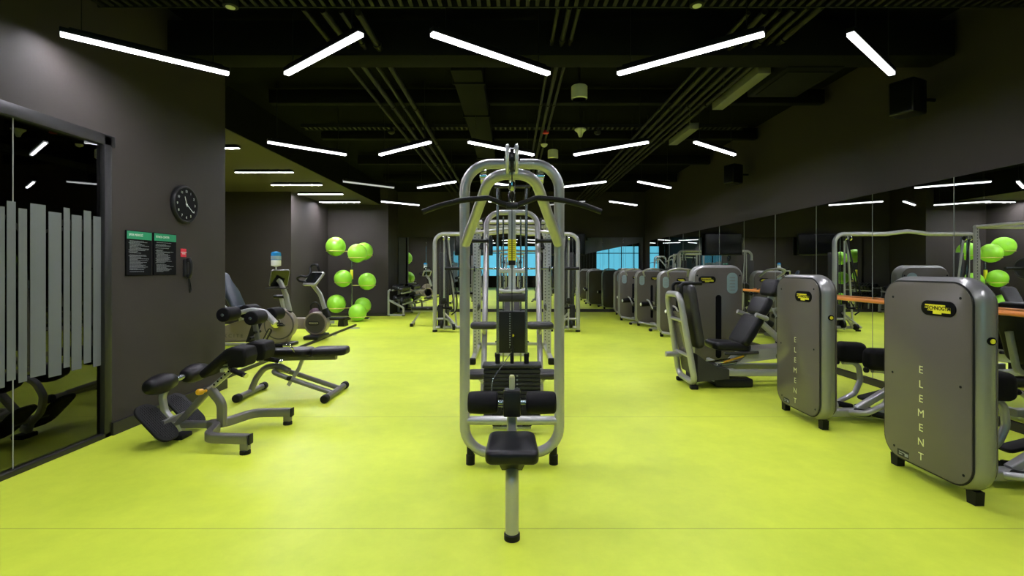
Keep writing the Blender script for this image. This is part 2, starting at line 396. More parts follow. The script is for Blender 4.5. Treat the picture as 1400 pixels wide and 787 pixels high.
# ceiling lights ---------------------------------------------------------------
def lamp_mesh(p, q, lit, wires=True, zc=ZC):
    p = V(p); q = V(q); d = (q-p).normalized()
    return p, q, d
def ceiling_light(p, q, label, lit=True, group='linear ceiling lights', hang=ZC, bay=False):
    p = V(p); q = V(q); d = (q-p).normalized(); c = (p+q)/2
    t = thing('ceiling_light', label, 'ceiling light', c, math.degrees(math.atan2(d.y, d.x)), group)
    L = (q-p).length
    h = MB(); h.box((0, 0, .030), (L+.01, .056, .036), bev=.003); h.box((0, 0, .054), (L-.1, .04, .016)); h.build('housing', M_['plastic'], t, world=False)
    # bright lamp panel, with added glowing skirts that keep its beam off the upper walls
    e = MB(); e.box((0, 0, .006), (L-.012, .036, .008)); e.build('lamp_panel', M_['lampbay'] if bay else M_['lamp'] if lit else M_['offlamp'], t, world=False, smooth=0)
    e = MB(); sk = .001 if bay else SKIRT; LT = .012
    for y in (-.0215, .0215): e.box((0, y, LT-(sk+LT)/2), (L, .005, sk+LT))
    for x in (-L/2+.0025, L/2-.0025): e.box((x, 0, LT-(sk+LT)/2), (.005, .038, sk+LT))
    e.build('beam_skirt', M_['lampside'] if lit else M_['offlamp'], t, world=False, smooth=0)
    s = MB()
    if hang - c.z > .15:
        for x in (-L/2+.12, L/2-.12): s = MB(); s.cyl((x, 0, .06), (x, 0, hang-c.z), .0035, 6); s.build('suspension_wire', M_['plastic'], t, world=False)
    else:
        s.box((0, 0, (.06+hang-c.z)/2+.005), (L*.8, .05, max(.012, hang-c.z-.055))); s.build('mounting_base', M_['plastic'], t, world=False)
    return t
ZL = 3.21; dz = ZL-CAMH
pat = [((-3.38, 0), (-2.55, 1)), ((-2.03, 1), (-1.13, 0)), ((-.60, 0), (.33, 1)), ((.955, 1), (1.885, 0)), ((2.53, 0), (3.42, 1))]
rows = [None, .58, 3.61, 6.68, 9.68, 12.5]
rn = {2: 'nearest', 3: 'second', 4: 'third', 5: 'farthest'}
cn = ['first from the left', 'second from the left', 'third from the left', 'fourth from the left', 'rightmost one']
for r, y in enumerate(rows):
    if y is None: continue
    for k, (a, c) in enumerate(pat):
        lit = (r, k) not in ((4, 0), (5, 3))
        p = (a[0], y+a[1]*.735, ZL); q = (c[0], y+c[1]*.735, ZL)
        if r < 2: ceiling_light(p, q, 'slanted white linear ceiling light overhead behind the viewpoint', True, 'lights overhead behind the viewpoint')
        else: ceiling_light(p, q, ('lit white' if lit else 'dim grey') + ' slanted ceiling light, %s row from the front, %s' % (rn[r], cn[k]) , lit)
for i, (y, xr) in enumerate(((203, 327), (236, 401), (253, 440), (265.7, 469), (276.4, 492))):
    Y = F*1.945/(HOR-y); X = (xr-700)*Y/F
    ceiling_light((X-1.17, Y, 3.395), (X, Y, 3.395), 'straight white ceiling light under the low bay ceiling, %s from the front' % words[i], True, 'lights under the low bay ceiling', ZS, True)

# ceiling services -------------------------------------------------------------
def pipe(x, z, r, y0, y1, label, n='ceiling_pipe', m='pipe'):
    b = MB(); b.cyl((x, y0, z), (x, y1, z), r, 12)
    for y in [y0+.6+1.9*k for k in range(int((y1-y0)/1.9))]: b.tube([(x, y-.02, z), (x, y+.02, z)], r*1.35, 12)
    for y in [y0+1.1+3.0*k for k in range(int((y1-y0)/3.0))]: b.cyl((x, y, z), (x, y, ZC), .006, 6)
    return tag(b.build(n, M_[m]), label, 'pipe', 'ceiling pipes')
for i, x in enumerate((-1.82, -1.65, -1.49, -1.34)): pipe(x, 3.72-.012*i, .022+.008*(i % 2), 4.2, 16.3, 'dark ceiling pipe left of the centre duct, %s from the left' % words[i])
for i, x in enumerate((.40, .50, .585)): pipe(x, 3.73, .018+.006*(i % 2), 4.2, 16.3, 'thin dark ceiling pipe right of the centre duct, %s from it' % words[i])
for i, x in enumerate((2.06, 2.20, 2.33, 2.46, 2.58, 2.70)): pipe(x, 3.68+.012*i, .02+.009*(i % 2), 4.2, 16.3, 'dark ceiling pipe in the right bundle, %s from the left' % words[i])
def beam(y, z, h, w, label):
    b = MB(); b.box((.5, y, z+h/2), (8.0, w, h), bev=.008); return tag(b.build('ceiling_beam', M_['duct']), label, 'beam', 'ceiling beams')
beam(5.05, 3.62, .36, .30, 'broad dark ceiling beam across just beyond the nearest lights')
for i, y in enumerate((7.0, 8.9, 11.0, 13.2)): beam(y, 3.84, .2, .12, 'narrow dark ceiling beam crossing the pipes, %s beyond the broad beam' % words[i])
b = MB(); zt = 3.66
for y in (3.86, 4.08): b.box((.3, y, zt+.03), (8.2, .012, .06))
for k in range(100): b.box((-3.7+.0815*k, 3.97, zt+.012), (.03, .22, .012))
for x in (-3.3, -1.3, .7, 2.7, 4.0): b.cyl((x, 3.97, zt+.02), (x, 3.97, ZC), .006, 6)
tag(b.build('cable_tray', M_['pipe']), 'perforated dark cable tray across the ceiling at the top edge', 'cable tray')
b = MB(); zt = 3.80
for y in (8.0, 8.16): b.box((.2, y, zt+.03), (7.4, .012, .06))
for k in range(90): b.box((-3.45+.0815*k, 8.08, zt+.012), (.03, .16, .012))
for x in (-2.9, -.8, 1.2, 3.3): b.cyl((x, 8.08, zt+.02), (x, 8.08, ZC), .006, 6)
tag(b.build('cable_tray', M_['pipe']), 'perforated dark cable tray crossing above the second light row', 'cable tray')
dct = thing('air_duct', 'flat grey sheet metal duct running along the ceiling centre', 'duct', (-.5, 4.4, 3.66))
b = MB(); b.box((-.5, 10.4, 3.68), (.34, 10.3, .14), bev=.01); b.build('duct_body', M_['duct'], dct)
for y in (5.6, 6.8, 8.4, 9.4, 10.4, 11.6): b = MB(); b.box((-.5, y, 3.68), (.38, .035, .18), bev=.004); b.build('flange', M_['duct'], dct)
for y in (6.2, 9.8, 13.4):
    for sx in (-.16, .16): b = MB(); b.cyl((-.5+sx, y, 3.74), (-.5+sx, y, ZC), .008, 6); b.build('hanger', M_['duct'], dct)
for i, (x, y0, y1, z) in enumerate(((2.85, 5.45, 6.7, 3.66), (2.87, 7.6, 8.6, 3.66))):
    b = MB(); b.box((x, (y0+y1)/2, z+.05), (.15, y1-y0, .1), bev=.006)
    for yy in (y0+.2, y1-.2): b.cyl((x, yy, z+.08), (x, yy, ZC), .008, 6)
    tag(b.build('air_diffuser', M_['ltduct']), ['pale grey ceiling strip beside the nearer pipe bundle', 'pale grey ceiling strip above the second light row'][i], 'duct')
b = MB(); b.box((3.25, 5.6, 3.74), (.62, .9, .28), bev=.02); b.box((3.25, 5.1, 3.74), (.42, .12, .18)); b.box((3.25, 5.6, 3.60), (.5, .7, .02))
for sx in (-.25, .25):
    for sy in (-.35, .35): b.cyl((3.25+sx, 5.6+sy, 3.85), (3.25+sx, 5.6+sy, ZC), .008, 6)
tag(b.build('fan_coil_unit', M_['duct']), 'dark boxed fan coil unit hung near the right wall', 'air conditioner')
def pendant_cyl(px, py, Y, r, h, label):
    p = at(px, py, Y); t = thing('ceiling_speaker', label, 'ceiling speaker', (p.x, p.y, p.z))
    b = MB(); b.lathe([(r*.86, 0), (r, .012), (r, h-.01), (r-.01, h), (0, h)], T(p)); b.lathe([(r*.86, .0), (r*.84, .008), (0, .008)], T(p)); b.build('body', M_['ivory'], t)
    b = MB(); b.cyl((p.x, p.y, p.z+h-.005), (p.x, p.y, ZC), .012, 8); b.build('stem', M_['pipe'], t)
pendant_cyl(792, 136, 5.9, .098, .165, 'white cylinder ceiling speaker right of centre, the nearer one')
pendant_cyl(756, 217, 9.2, .098, .165, 'white cylinder ceiling speaker farther back above the pulldown frame')
def small_fixture(name, px, py, Y, prof, m, label, cat):
    p = at(px, py, Y); t = thing(name, label, cat, p)
    b = MB(); b.lathe(prof, T(p), 18); b.build('body', M_[m], t)
    b = MB(); b.cyl((p.x, p.y, p.z+prof[-1][1]-.01), (p.x, p.y, ZC), .009, 8); b.build('stem', M_['pipe'], t)
small_fixture('ceiling_alarm', 746, 183, 8.0, [(.02, 0), (.05, .008), (.055, .04), (.05, .05), (0, .05)], 'red', 'small red round ceiling alarm left of the cone detector', 'alarm')
small_fixture('ceiling_detector', 793.5, 187, 8.0, [(.025, 0), (.03, .01), (.05, .07), (.095, .11), (.095, .13), (0, .13)], 'ivory', 'white cone shaped ceiling detector under the second cable tray', 'smoke detector')
small_fixture('ceiling_detector', 817, 184, 8.05, [(.03, 0), (.05, .02), (.055, .05), (0, .06)], 'pipe', 'small dark ceiling detector right of the cone detector', 'smoke detector')
small_fixture('ceiling_detector', 744, 201, 8.5, [(.02, 0), (.05, .02), (.06, .05), (0, .06)], 'ivory', 'small white dome ceiling detector left of the farther speaker', 'smoke detector')
small_fixture('ceiling_detector', 535, 183, 8.0, [(.03, 0), (.055, .02), (.06, .06), (0, .07)], 'pipe', 'small dark ceiling detector by the left pipes', 'smoke detector')
for i, (px, py) in enumerate(((315, 10), (953, 8))):
    p = at(px, py, 4.02); t = thing('ceiling_speaker', ['dark round ceiling spotlight in the cable tray, left one', 'dark round ceiling spotlight in the cable tray, right one'][i], 'spotlight', p)
    b = MB(); b.lathe([(.05, 0), (.06, .005), (.06, .11), (0, .11)], T(p), 18); b.build('body', M_['pipe'], t)
    b = MB(); b.lathe([(.0, -.003), (.036, -.003), (.038, .004), (0, .006)], T(p), 18); b.build('lens', M_['ivory'], t)
    b = MB(); b.cyl((p.x, p.y, p.z+.1), (p.x, p.y, ZC), .01, 8); b.build('stem', M_['pipe'], t)
def mounted_speaker(x, y, z, label):
    t = thing('mounted_loudspeaker', label, 'loudspeaker', (x, y, z))
    M = T((x, y, z)) @ RZ(25) @ RY(0)
    b = MB(); b.box((0, 0, 0), (.26, .24, .36), M, bev=.02); b.build('cabinet', M_['plastic'], t)
    b = MB(); b.box((-.132, 0, 0), (.008, .20, .32), M, bev=.004); b.build('grille', M_['black'], t)
    b = MB(); b.cyl((x+.1, y+.02, z), (XR+.04, y+.05, z), .02, 10); b.build('bracket', M_['plastic'], t)
mounted_speaker(4.22, 5.15, 3.27, 'black box loudspeaker high on the right wall, nearest')
mounted_speaker(4.24, 9.25, 3.27, 'black box loudspeaker high on the right wall, farther one')

# televisions on the back wall
for i, x0 in enumerate((-1.95, 1.20)):
    t = thing('mounted_television', ['flat black television on the back wall behind the pulldown machine', 'flat black television on the back wall right of the machines'][i], 'television', (x0+.65, YB-.1, 2.3))
    b = MB(); b.box((x0+.65, YB-.13, 2.295), (1.28, .06, .74), bev=.012); b.build('casing', M_['plastic'], t)
    b = MB(); b.box((x0+.65, YB-.162, 2.305), (1.22, .006, .67), bev=.002, n=1); b.build('screen', M_['screen'], t)
    b = MB(); b.box((x0+.65, YB-.0595, 2.3), (.4, .085, .3)); b.build('wall_bracket', M_['plastic'], t)

# left wall: clock, notices, telephone ---------------------------------------------
WL = frame((0, 1, 0), (0, 0, 1), (1, 0, 0))     # wall axes: local x = away from the viewer, local y = up, local z = out of the wall
def wl(y, z, o=0): return T((XL+o, y, z)) @ WL
cy, cz = 5.135, CAMH+(368-279.5)*5.135/F
ck = thing('wall_clock', 'round black wall clock with white numerals above the telephone', 'clock', (XL, cy, cz))
b = MB(); b.lathe([(.196, 0), (.200, .006), (.200, .030), (.192, .042), (.180, .044), (.174, .034), (0, .034)], wl(cy, cz), 48); b.build('case', M_['plastic'], ck)
b = MB(); b.lathe([(0.0, .033), (.172, .033), (.172, .036), (0, .036)], wl(cy, cz), 48); b.build('dial', M_['black'], ck)
for h in range(1, 13):
    a = math.radians(90-30*h)
    text('numeral', str(h), .034, wl(cy+.138*math.cos(a), cz+.138*math.sin(a), .038), M_['numeral'], ck, bold=.0006)
for nm, ang, L, w in (('hour_hand', 341, .085, .007), ('minute_hand', 127, .128, .005)):
    b = MB(); a = math.radians(90-ang); d = V((math.cos(a), math.sin(a), 0))
    M = wl(cy, cz, .041 if nm[0] == 'h' else .043) @ frame(d, V((-d.y, d.x, 0)), (0, 0, 1)); b.box((L/2-.012, 0, 0), (L+.024, w, .0015), M); b.build(nm, M_['wink'], ck)
b = MB(); b.lathe([(0, .036), (.008, .036), (.008, .046), (0, .046)], wl(cy, cz), 16); b.build('hub', M_['wink'], ck)
def notice(p0, p1, t0, t1, bb, head, label, seed):
    rnd = random.Random(seed)
    ya = F*3.5/(700-p0); yb = F*3.5/(700-p1); h = (bb-t0)*ya/F; zt = CAMH-(t0-HOR)*ya/F; w = yb-ya; ym = (ya+yb)/2; zm = zt-h/2
    t = thing('notice_sign', label, 'notice', (XL, ym, zm))
    b = MB(); b.box((0, 0, .008), (w, h, .014), wl(ym, zm), bev=.002, n=1); b.build('board', M_['black'], t)
    b = MB(); b.box((.0, h/2-.042, .0165), (w-.012, .072, .003), wl(ym, zm)); b.build('header', M_['green'], t)
    text('heading', head, .030, wl(ym-w/2+.025, zm+h/2-.040, .0190), M_['wink'], t, align='LEFT', sx=.82)
    b = MB(); z = h/2-.095
    while z > -h/2+.03:
        if rnd.random() < .12: z -= .010; continue
        L = rnd.uniform(.35, .95)*(w-.06); ind = 0 if rnd.random() < .3 else .012; xx = -w/2+.025+ind
        while L > 0:      # word-like dashes: small print that cannot be read in the photograph
            q = min(L, rnd.uniform(.010, .030)); b.box((xx+q/2, z, .0158), (q, .0034, .0012), wl(ym, zm)); xx += q+.004; L -= q+.004
        z -= .0085
    b.build('small_print', M_['ink'], t)
notice(170.5, 205.5, 314, 320, 377, 'SPOR MERKEZİ', 'black notice with green header, the one nearer the glass partition', 3)
notice(208, 239, 317.5, 320, 376, 'FITNESS CENTER', 'black notice with green header, the one beside the telephone', 5)
ph = thing('wall_telephone', 'black wall telephone handset under a red sign', 'telephone', (XL, 5.03, 1.43))
py_ = F*3.5/(700-252)
b = MB(); b.slab(.06, .20, .03, .02, .01, wl(py_, 1.462, .016)); b.build('cradle', M_['plastic'], ph)
b = MB(); b.tube(spline([(XL+.052, py_, 1.565), (XL+.072, py_, 1.52), (XL+.072, py_, 1.42), (XL+.052, py_, 1.365)]), 1, prof=rrect(.038, .026, .010, 4))
b.slab(.046, .05, .036, .018, .012, wl(py_, 1.550, .050)); b.slab(.046, .05, .036, .018, .012, wl(py_, 1.378, .050)); b.build('handset', M_['plastic'], ph)
b = MB(); b.tube(spline([(XL+.05, py_, 1.35), (XL+.05, py_+.005, 1.24), (XL+.04, py_+.035, 1.20), (XL+.03, py_+.06, 1.25), (XL+.02, py_+.045, 1.37)]), .007, 8); b.build('coiled_cord', M_['rubber'], ph)
sg = thing('phone_sign', 'small red sign with white lettering above the telephone', 'sign', (XL, py_-.01, 1.63))
b = MB(); b.box((0, 0, .004), (.085, .088, .006), wl(py_-.02, 1.625), bev=.0015, n=1); b.build('plate', M_['red'], sg)
text('lettering', 'EMERGENCY\nPHONE', .0155, wl(py_-.02, 1.622, .0078), M_['wink'], sg)
# ================================================================== CENTRE: lat pulldown
Yf = 3.60; FRONT = frame((1, 0, 0), (0, 0, 1), (0, -1, 0))
def cap_foot(x, y, r=.028, h=.05): return MB().lathe([(r, 0), (r, h), (r*.8, h+.004), (0, h+.004)], T((x, y, 0)), 16)
lat = thing('lat_pulldown_machine', 'tall silver lat pulldown machine with black seat in the centre foreground', 'gym machine', (0, Yf, 0))
# front loop
b = MB(); hx = .352
loop = [(-hx, Yf, .085), (hx, Yf, .085), (hx, Yf, 2.235), (-hx, Yf, 2.235)]
b.tube(loop, .038, 18, fil=.195, closed=True, fn=9); b.cyl((-hx, Yf, .325), (hx, Yf, .325), .033, 16)
b.build('front_frame', M_['metal'], lat)
for sx in (-.31, .31):
    b = MB(); b.lathe([(.033, 0), (.033, .07), (.027, .075), (.027, .17), (0, .17)], T((sx, Yf-.0, 0)), 16); b.build('foot', M_['rubber'], lat)
# rear frame and rails
Yr = 4.62; b = MB(); hr = .445
for s in (-1, 1): b.tube([(s*hr, Yr, .02), (s*hr, Yr, 2.06), (s*hx, Yf, 1.93)], .033, 14, fil=.15); b.tube([(s*hx, Yf, .22), (s*hr, Yr, .20)], .03, 12)
b.cyl((-hr, Yr, .10), (hr, Yr, .10), .033, 12)
b.build('rear_frame', M_['metal'], lat)
for sx in (-hr, hr):
    b = MB(); b.lathe([(.042, 0), (.042, .035), (0, .035)], T((sx, Yr, 0)), 16); b.build('foot', M_['rubber'], lat)
# arch that carries the pulley in front
b = MB(); arch = []
P0 = V((-.352, Yf-.03, 1.645)); ztop = 2.052
n = 28
cx = [(-.352, 0), (-.185, .80), (0, 1.0)]
pts = [(-.343, Yf-.04, 1.64), (-.138, 3.12, 2.064), (.138, 3.12, 2.064), (.343, Yf-.04, 1.64)]
b.tube(pts, .036, 18, fil=.15, fn=12); b.build('pulley_arch', M_['metal'], lat)
# pulley with two silver side plates
b = MB()
for s in (-1, 1): b.tube([(s*.020, 3.06, 2.148), (s*.038, 3.06, 2.148)], .088, 40); b.lathe([(.086, -.012), (.094, -.006), (.094, .006), (.086, .012)], T((s*.029, 3.06, 2.148)) @ RY(90), 40)
b.build('pulley_cover', M_['alu'], lat)
b = MB(); b.tube([(-.012, 3.06, 2.148), (.012, 3.06, 2.148)], .07, 30); b.cyl((-.05, 3.06, 2.148), (.05, 3.06, 2.148), .012, 10); b.build('pulley', M_['plastic'], lat)
b = MB(); b.rtube([(0, 3.10, 2.085), (0, 3.5, 2.16), (0, 4.36, 2.22)], .05, .06, .01, fil=.1); b.build('top_beam', M_['metal'], lat)
for s in (-1, 1):
    b = MB(); b.cyl((s*.215-.022, 3.67, 2.155), (s*.215+.022, 3.67, 2.155), .056, 24); b.cyl((s*.215-.03, 3.67, 2.155), (s*.215+.03, 3.67, 2.155), .012, 10); b.build('pulley', M_['chrome'], lat)
b = MB(); b.cyl((0, 2.98, 1.955), (0, 2.98, 2.12), .004, 8); b.tube([(0, 3.06, 2.205), (0, 3.8, 2.25), (0, 4.28, 2.25)], .004, 6); b.cyl((0, 4.28, .62), (0, 4.28, 2.25), .004, 6); b.build('cable', M_['rubber'], lat)
# weight stack
b = MB(); w, d0 = .50, 4.20
for k in range(13):
    z = .125+k*.036; b.box((0, d0+.10, z), (w, .17, .030), bev=.004, n=1)
b.box((0, d0+.10, .60), (w+.02, .18, .028), bev=.006)
b.build('weight_stack', M_['plate'], lat)
for k in range(13):
    pass
b = MB()
for k in range(12): b.box((.045, d0+.012, .125+k*.036), (.014, .004, .012))
b.build('weight_labels', M_['ink'], lat)
for s in (-1, 1):
    b = MB(); b.cyl((s*.128, d0+.10, .06), (s*.128, d0+.10, 2.19), .012, 12); b.build('guide_rod', M_['steel'], lat)
    b = MB(); b.cyl((s*.128, d0+.10, .61), (s*.128, d0+.10, .70), .022, 14); b.build('rod_bumper', M_['rubber'], lat)
b = MB(); b.cyl((0, d0+.10, .61), (0, d0+.10, .74), .016, 12); b.tube([V((0, d0+.10, .755))+V((.017*math.cos(a), 0, .017*math.sin(a))) for a in [2*PI*k/16 for k in range(16)]], .004, 8, closed=True); b.build('selector_rod', M_['rubber'], lat)
b = MB(); b.box((0, d0+.1, 2.185), (.32, .07, .016), bev=.004); b.build('rod_bracket', M_['plastic'], lat)
b = MB(); b.box((0, d0+.1, .055), (.34, .10, .02), bev=.004); b.tube([(0, d0+.1, .055), (0, Yr, .10)], .02, 8); b.build('rod_base', M_['metal'], lat)
for s in (-1, 1):
    b = MB(); b.box((s*.13, d0-.02, .19), (.085, .03, .19), bev=.01); b.build('stack_guard', M_['plastic'], lat)
# pin tether: thin curled wire
b = MB(); b.tube(spline([(0, d0-.02, .74), (-.06, 3.9, .70), (-.14, 3.5, .64), (-.12, 3.2, .56), (-.03, 2.99, .60)]), .0035, 6); b.build('pin_tether', M_['steel'], lat)
# thigh rollers
Yt = 2.95; Zt = .637
b = MB(); b.cyl((-.25, Yt, Zt), (.25, Yt, Zt), .013, 10); b.build('roller_axle', M_['steel'], lat)
for s in (-1, 1):
    b = MB(); b.roll((s*.085, Yt, Zt), (s*.268, Yt, Zt), .066, .02, 24, .003); b.build('thigh_roller', M_['foam'], lat)
b = MB(); b.box((0, Yt-.03, Zt+.006), (.105, .10, .15), bev=.012); b.box((0, Yt-.03, Zt+.078), (.098, .085, .02), bev=.006)
b.build('roller_bracket', M_['plastic'], lat)
b = MB(); b.cyl((0, Yt-.03, .71), (0, Yt-.03, .80), .017, 12); b.build('pop_pin', M_['metal'], lat)
b = MB(); b.lathe([(.013, 0), (.016, .006), (.013, .016), (0, .018)], T((0, Yt-.03, .795)), 14); b.build('pin_tip', M_['letter'], lat)
b = MB(); b.rtube([(0, Yt, .36), (0, Yt, .60)], .062, .062, .012, up=V((0, 1, 0))); b.rtube([(0, Yt-.03, .37), (0, Yf, .325)], .06, .07, .012); b.build('roller_post', M_['metal'], lat)
# seat
b = MB(); o = [(-.140, -.175), (.140, -.175), (.143, -.10), (.134, .175), (-.134, .175), (-.143, -.10)]
oo = [(p.x, p.y) for p in rfillet([(x, y, 0) for x, y in o], .05, 5, closed=True)]
b.outline(oo, .075, .026, T((0, 2.685, .462)), 4); b.build('seat', M_['vinyl'], lat)
b = MB(); b.prism([(-.07, 2.55, .425), (.07, 2.55, .425), (.055, 2.62, .36), (-.055, 2.62, .36)], (0, 1, 0), .2); b.build('seat_bracket', M_['plastic'], lat)
b = MB(); b.tube([(0, 2.60, .03), (0, 2.60, .385), (0, 2.95, .395)], .036, 18, fil=.10); b.build('seat_post', M_['metal'], lat)
b = MB(); b.lathe([(.043, 0), (.043, .03), (.036, .036), (0, .036)], T((0, 2.60, 0)), 20); b.build('foot', M_['rubber'], lat)

# bar on its carabiner
lb = thing('lat_bar', 'black bent lat pulldown bar hanging under the double silver pulley', 'pulldown bar', (0, 2.95, 1.83))
Yb = 2.95; k = Yb/F
pts = [at(578, 289.5, Yb), at(600, 281.5, Yb), at(630, 274, Yb), at(664, 270.5, Yb)]
half = spline(pts, 5)
mid = [at(668, 270.8, Yb), at(685, 277.5, Yb), at(695, 281, Yb), at(705, 281, Yb), at(715, 277.5, Yb), at(732, 270.8, Yb)]
R = [V((-p.x, p.y, p.z)) for p in reversed(half)]
b = MB(); b.tube(half+mid+R, .0165, 14); b.build('bar', M_['rubber'], lb)
b = MB(); z0 = at(700, 281, Yb).z; b.box((0, Yb, z0), (.075, .04, .042), bev=.012); b.build('hub', M_['plastic'], lb)
b = MB(); b.tube([V((0, Yb, z0+.055))+V((.018*math.cos(a), 0, .042*math.sin(a))) for a in [2*PI*q/20 for q in range(20)]], .006, 8, closed=True); b.lathe([(.012, 0), (.020, .01), (.020, .05), (.010, .06)], T((0, Yb, z0+.09)), 14); b.build('carabiner', M_['chrome'], lb)

# ================================================================== cable row machine right behind
row = thing('cable_row_machine', 'silver cable machine with yellow instruction column behind the lat pulldown', 'gym machine', (0, 6.3, 0))
b = MB(); hw = .33
b.tube([(-hw-.0, 5.55, .06), (-hw, 6.0, 1.2), (-hw, 6.3, 2.19), (hw, 6.3, 2.19), (hw, 6.0, 1.2), (hw, 5.55, .06)], .034, 14, fil=[0, .8, .18, .18, .8, 0], fn=8)
b.cyl((-hw, 5.6, .10), (hw, 5.6, .10), .03, 12)
for s in (-1, 1): b.tube([(s*hw, 5.55, .06), (s*hw, 7.1, .06)], .03, 12)
b.cyl((-hw, 7.05, .06), (hw, 7.05, .06), .03, 12); b.tube([(0, 6.3, 2.19), (0, 6.7, 2.19), (0, 6.95, 2.0), (0, 7.05, .06)], .03, 12, fil=.2)
b.build('frame', M_['metal'], row)
for x, y in ((-hw, 5.6), (hw, 5.6), (-hw, 7.05), (hw, 7.05)):
    b = MB(); b.lathe([(.036, 0), (.036, .04), (0, .04)], T((x, y, 0)), 14); b.build('foot', M_['rubber'], row)
col = None
b = MB(); b.rtube([(0, 6.22, 1.50), (0, 6.22, 2.2)], .10, .06, .012, up=V((0, 1, 0))); cl = b.build('instruction_column', M_['metal'], row)
b = MB(); b.box((0, 6.188, 1.70), (.105, .004, .27)); b.build('yellow_label', M_['yellow'], cl)
b = MB()
for q in range(9): b.box((-.022, 6.185, 1.60+q*.026), (.028, .002, .004)); b.box((.022, 6.185, 1.60+q*.026), (.028, .002, .004))
b.build('label_print', M_['black'], cl)
b = MB(); b.box((0, 6.188, 1.535), (.085, .004, .06)); b.build('dark_label', M_['plastic'], cl)
b = MB(); b.box((0, 6.62, .60), (.41, .20, .56), bev=.012); b.build('stack_shroud', M_['plastic'], row)
b = MB()
for q in range(15): b.cyl((-.028, 6.518, .40+q*.032), (-.028, 6.514, .40+q*.032), .010, 8)
b.build('shroud_holes', M_['ink'], row)
b = MB(); b.lathe([(0, 0), (.018, 0), (.018, .02), (0, .03)], T((.012, 6.52, .56)) @ RX(90), 12); b.build('weight_pin', M_['yellow'], row)
for s in (-1, 1):
    b = MB(); b.cyl((s*.12, 6.62, .1), (s*.12, 6.62, 2.17), .011, 10); b.build('guide_rod', M_['steel'], row)
    b = MB(); b.cyl((s*.30, 5.98, 1.80), (s*.53, 5.98, 1.80), .022, 12); b.cyl((s*.29, 5.98, 1.80), (s*.315, 5.98, 1.80), .034, 12); b.build('grip', M_['rubber'], row)
    Mx = T((s*.325, 5.6, .80)); b = MB(); b.slab(.31, .20, .075, .06, .03, Mx, 6, 4); b.build('arm_pad', M_['gpad'], row)
    b = MB(); b.tube([(s*.33, 5.6, .765), (s*.33, 5.72, .70), (s*.33, 5.80, .68)], .022, 10, fil=.05); b.build('pad_bracket', M_['metal'], row)
    b = MB(); b.slab(.20, .24, .08, .06, .03, T((s*.385, 5.30, .30)), 6, 4); b.build('foot_pad', M_['gpad'], row)
    b = MB(); b.tube([(s*.36, 5.30, .265), (s*.34, 5.55, .16)], .024, 10); b.build('pad_bracket', M_['metal'], row)

b = MB(); b.rtube([(-.205, 6.32, 1.43), (.205, 6.32, 1.43)], .04, .055, .012); b.rtube([(0, 6.30, 1.44), (0, 6.30, 1.12)], .10, .05, .012, up=V((0, 1, 0))); b.tube([(-.20, 6.28, 1.19), (-.10, 6.24, 1.165), (.10, 6.24, 1.165), (.20, 6.28, 1.19)], .024, 12, fil=.1); b.rtube([(0, 6.32, 1.43), (0, 6.32, 2.15)], .04, .03, .006, up=V((0, 1, 0))); b.build('pad_frame', M_['alu'], row)
b = MB(); b.slab(.39, .11, .07, .04, .025, T((0, 6.25, 1.085)) @ FRONT, 6, 4); b.build('chest_pad', M_['gpad'], row)
# ================================================================== power rack, barbell, bench
rk = thing('power_rack', 'silver power rack with perforated posts behind the cable machine', 'gym rack', (0, 8.3, 0))
RX_ = .60; Y1, Y2 = 7.85, 8.75
def post(x, y):
    b = MB(); b.rtube([(x, y, .05), (x, y, 2.24)], .07, .05, .008, up=V((0, 1, 0))); p = b.build('upright', M_['metal'], rk)
    b = MB()
    for q in range(38): b.tube([(x, y-.0262, .18+q*.054), (x, y-.0268, .18+q*.054)], .0095, 8)
    b.build('post_holes', M_['black'], p)
for x in (-RX_, RX_):
    for y in (Y1, Y2): post(x, y)
b = MB()
for y in (Y1, Y2): b.tube([(-RX_-.03, y, 2.22), (RX_+.03, y, 2.22)], .034, 12)
for x in (-RX_, RX_): b.tube([(x, Y1, 2.22), (x, Y2, 2.22)], .03, 12)
b.tube([(-RX_, Y1-.06, 2.05), (0, Y1-.22, 2.09), (RX_, Y1-.06, 2.05)], .026, 12, fil=.3)
b.build('top_bar', M_['metal'], rk)
b = MB()
for x in (-RX_, RX_): b.rtube([(x, Y1-.5, .06), (x, Y2+.1, .06)], .07, .07, .01)
b.rtube([(-RX_, Y2, .1), (RX_, Y2, .1)], .05, .05, .01)
b.build('base_rail', M_['metal'], rk)
for x in (-RX_, RX_):
    for y in (Y1-.5, Y2+.1):
        b = MB(); b.box((x, y, .05), (.10, .09, .10), bev=.02); b.build('foot', M_['rubber'], rk)
    b = MB(); b.rtube([(x, Y1-.03, 1.43), (x, Y1-.13, 1.43), (x, Y1-.13, 1.50)], .04, .02, .004, fil=.01, up=V((1, 0, 0))); b.build('bar_hook', M_['plastic'], rk)
    b = MB(); b.rtube([(x, Y1, .78), (x, Y2, .78)], .05, .07, .01); b.build('safety_rail', M_['rubber'], rk)
YB_, ZB_ = Y1-.085, 1.463
bb = thing('barbell', 'loaded barbell racked across the posts of the power rack', 'barbell', (0, YB_, ZB_))
b = MB(); b.cyl((-.66, YB_, ZB_), (.66, YB_, ZB_), .014, 12); b.build('bar', M_['steel'], bb)
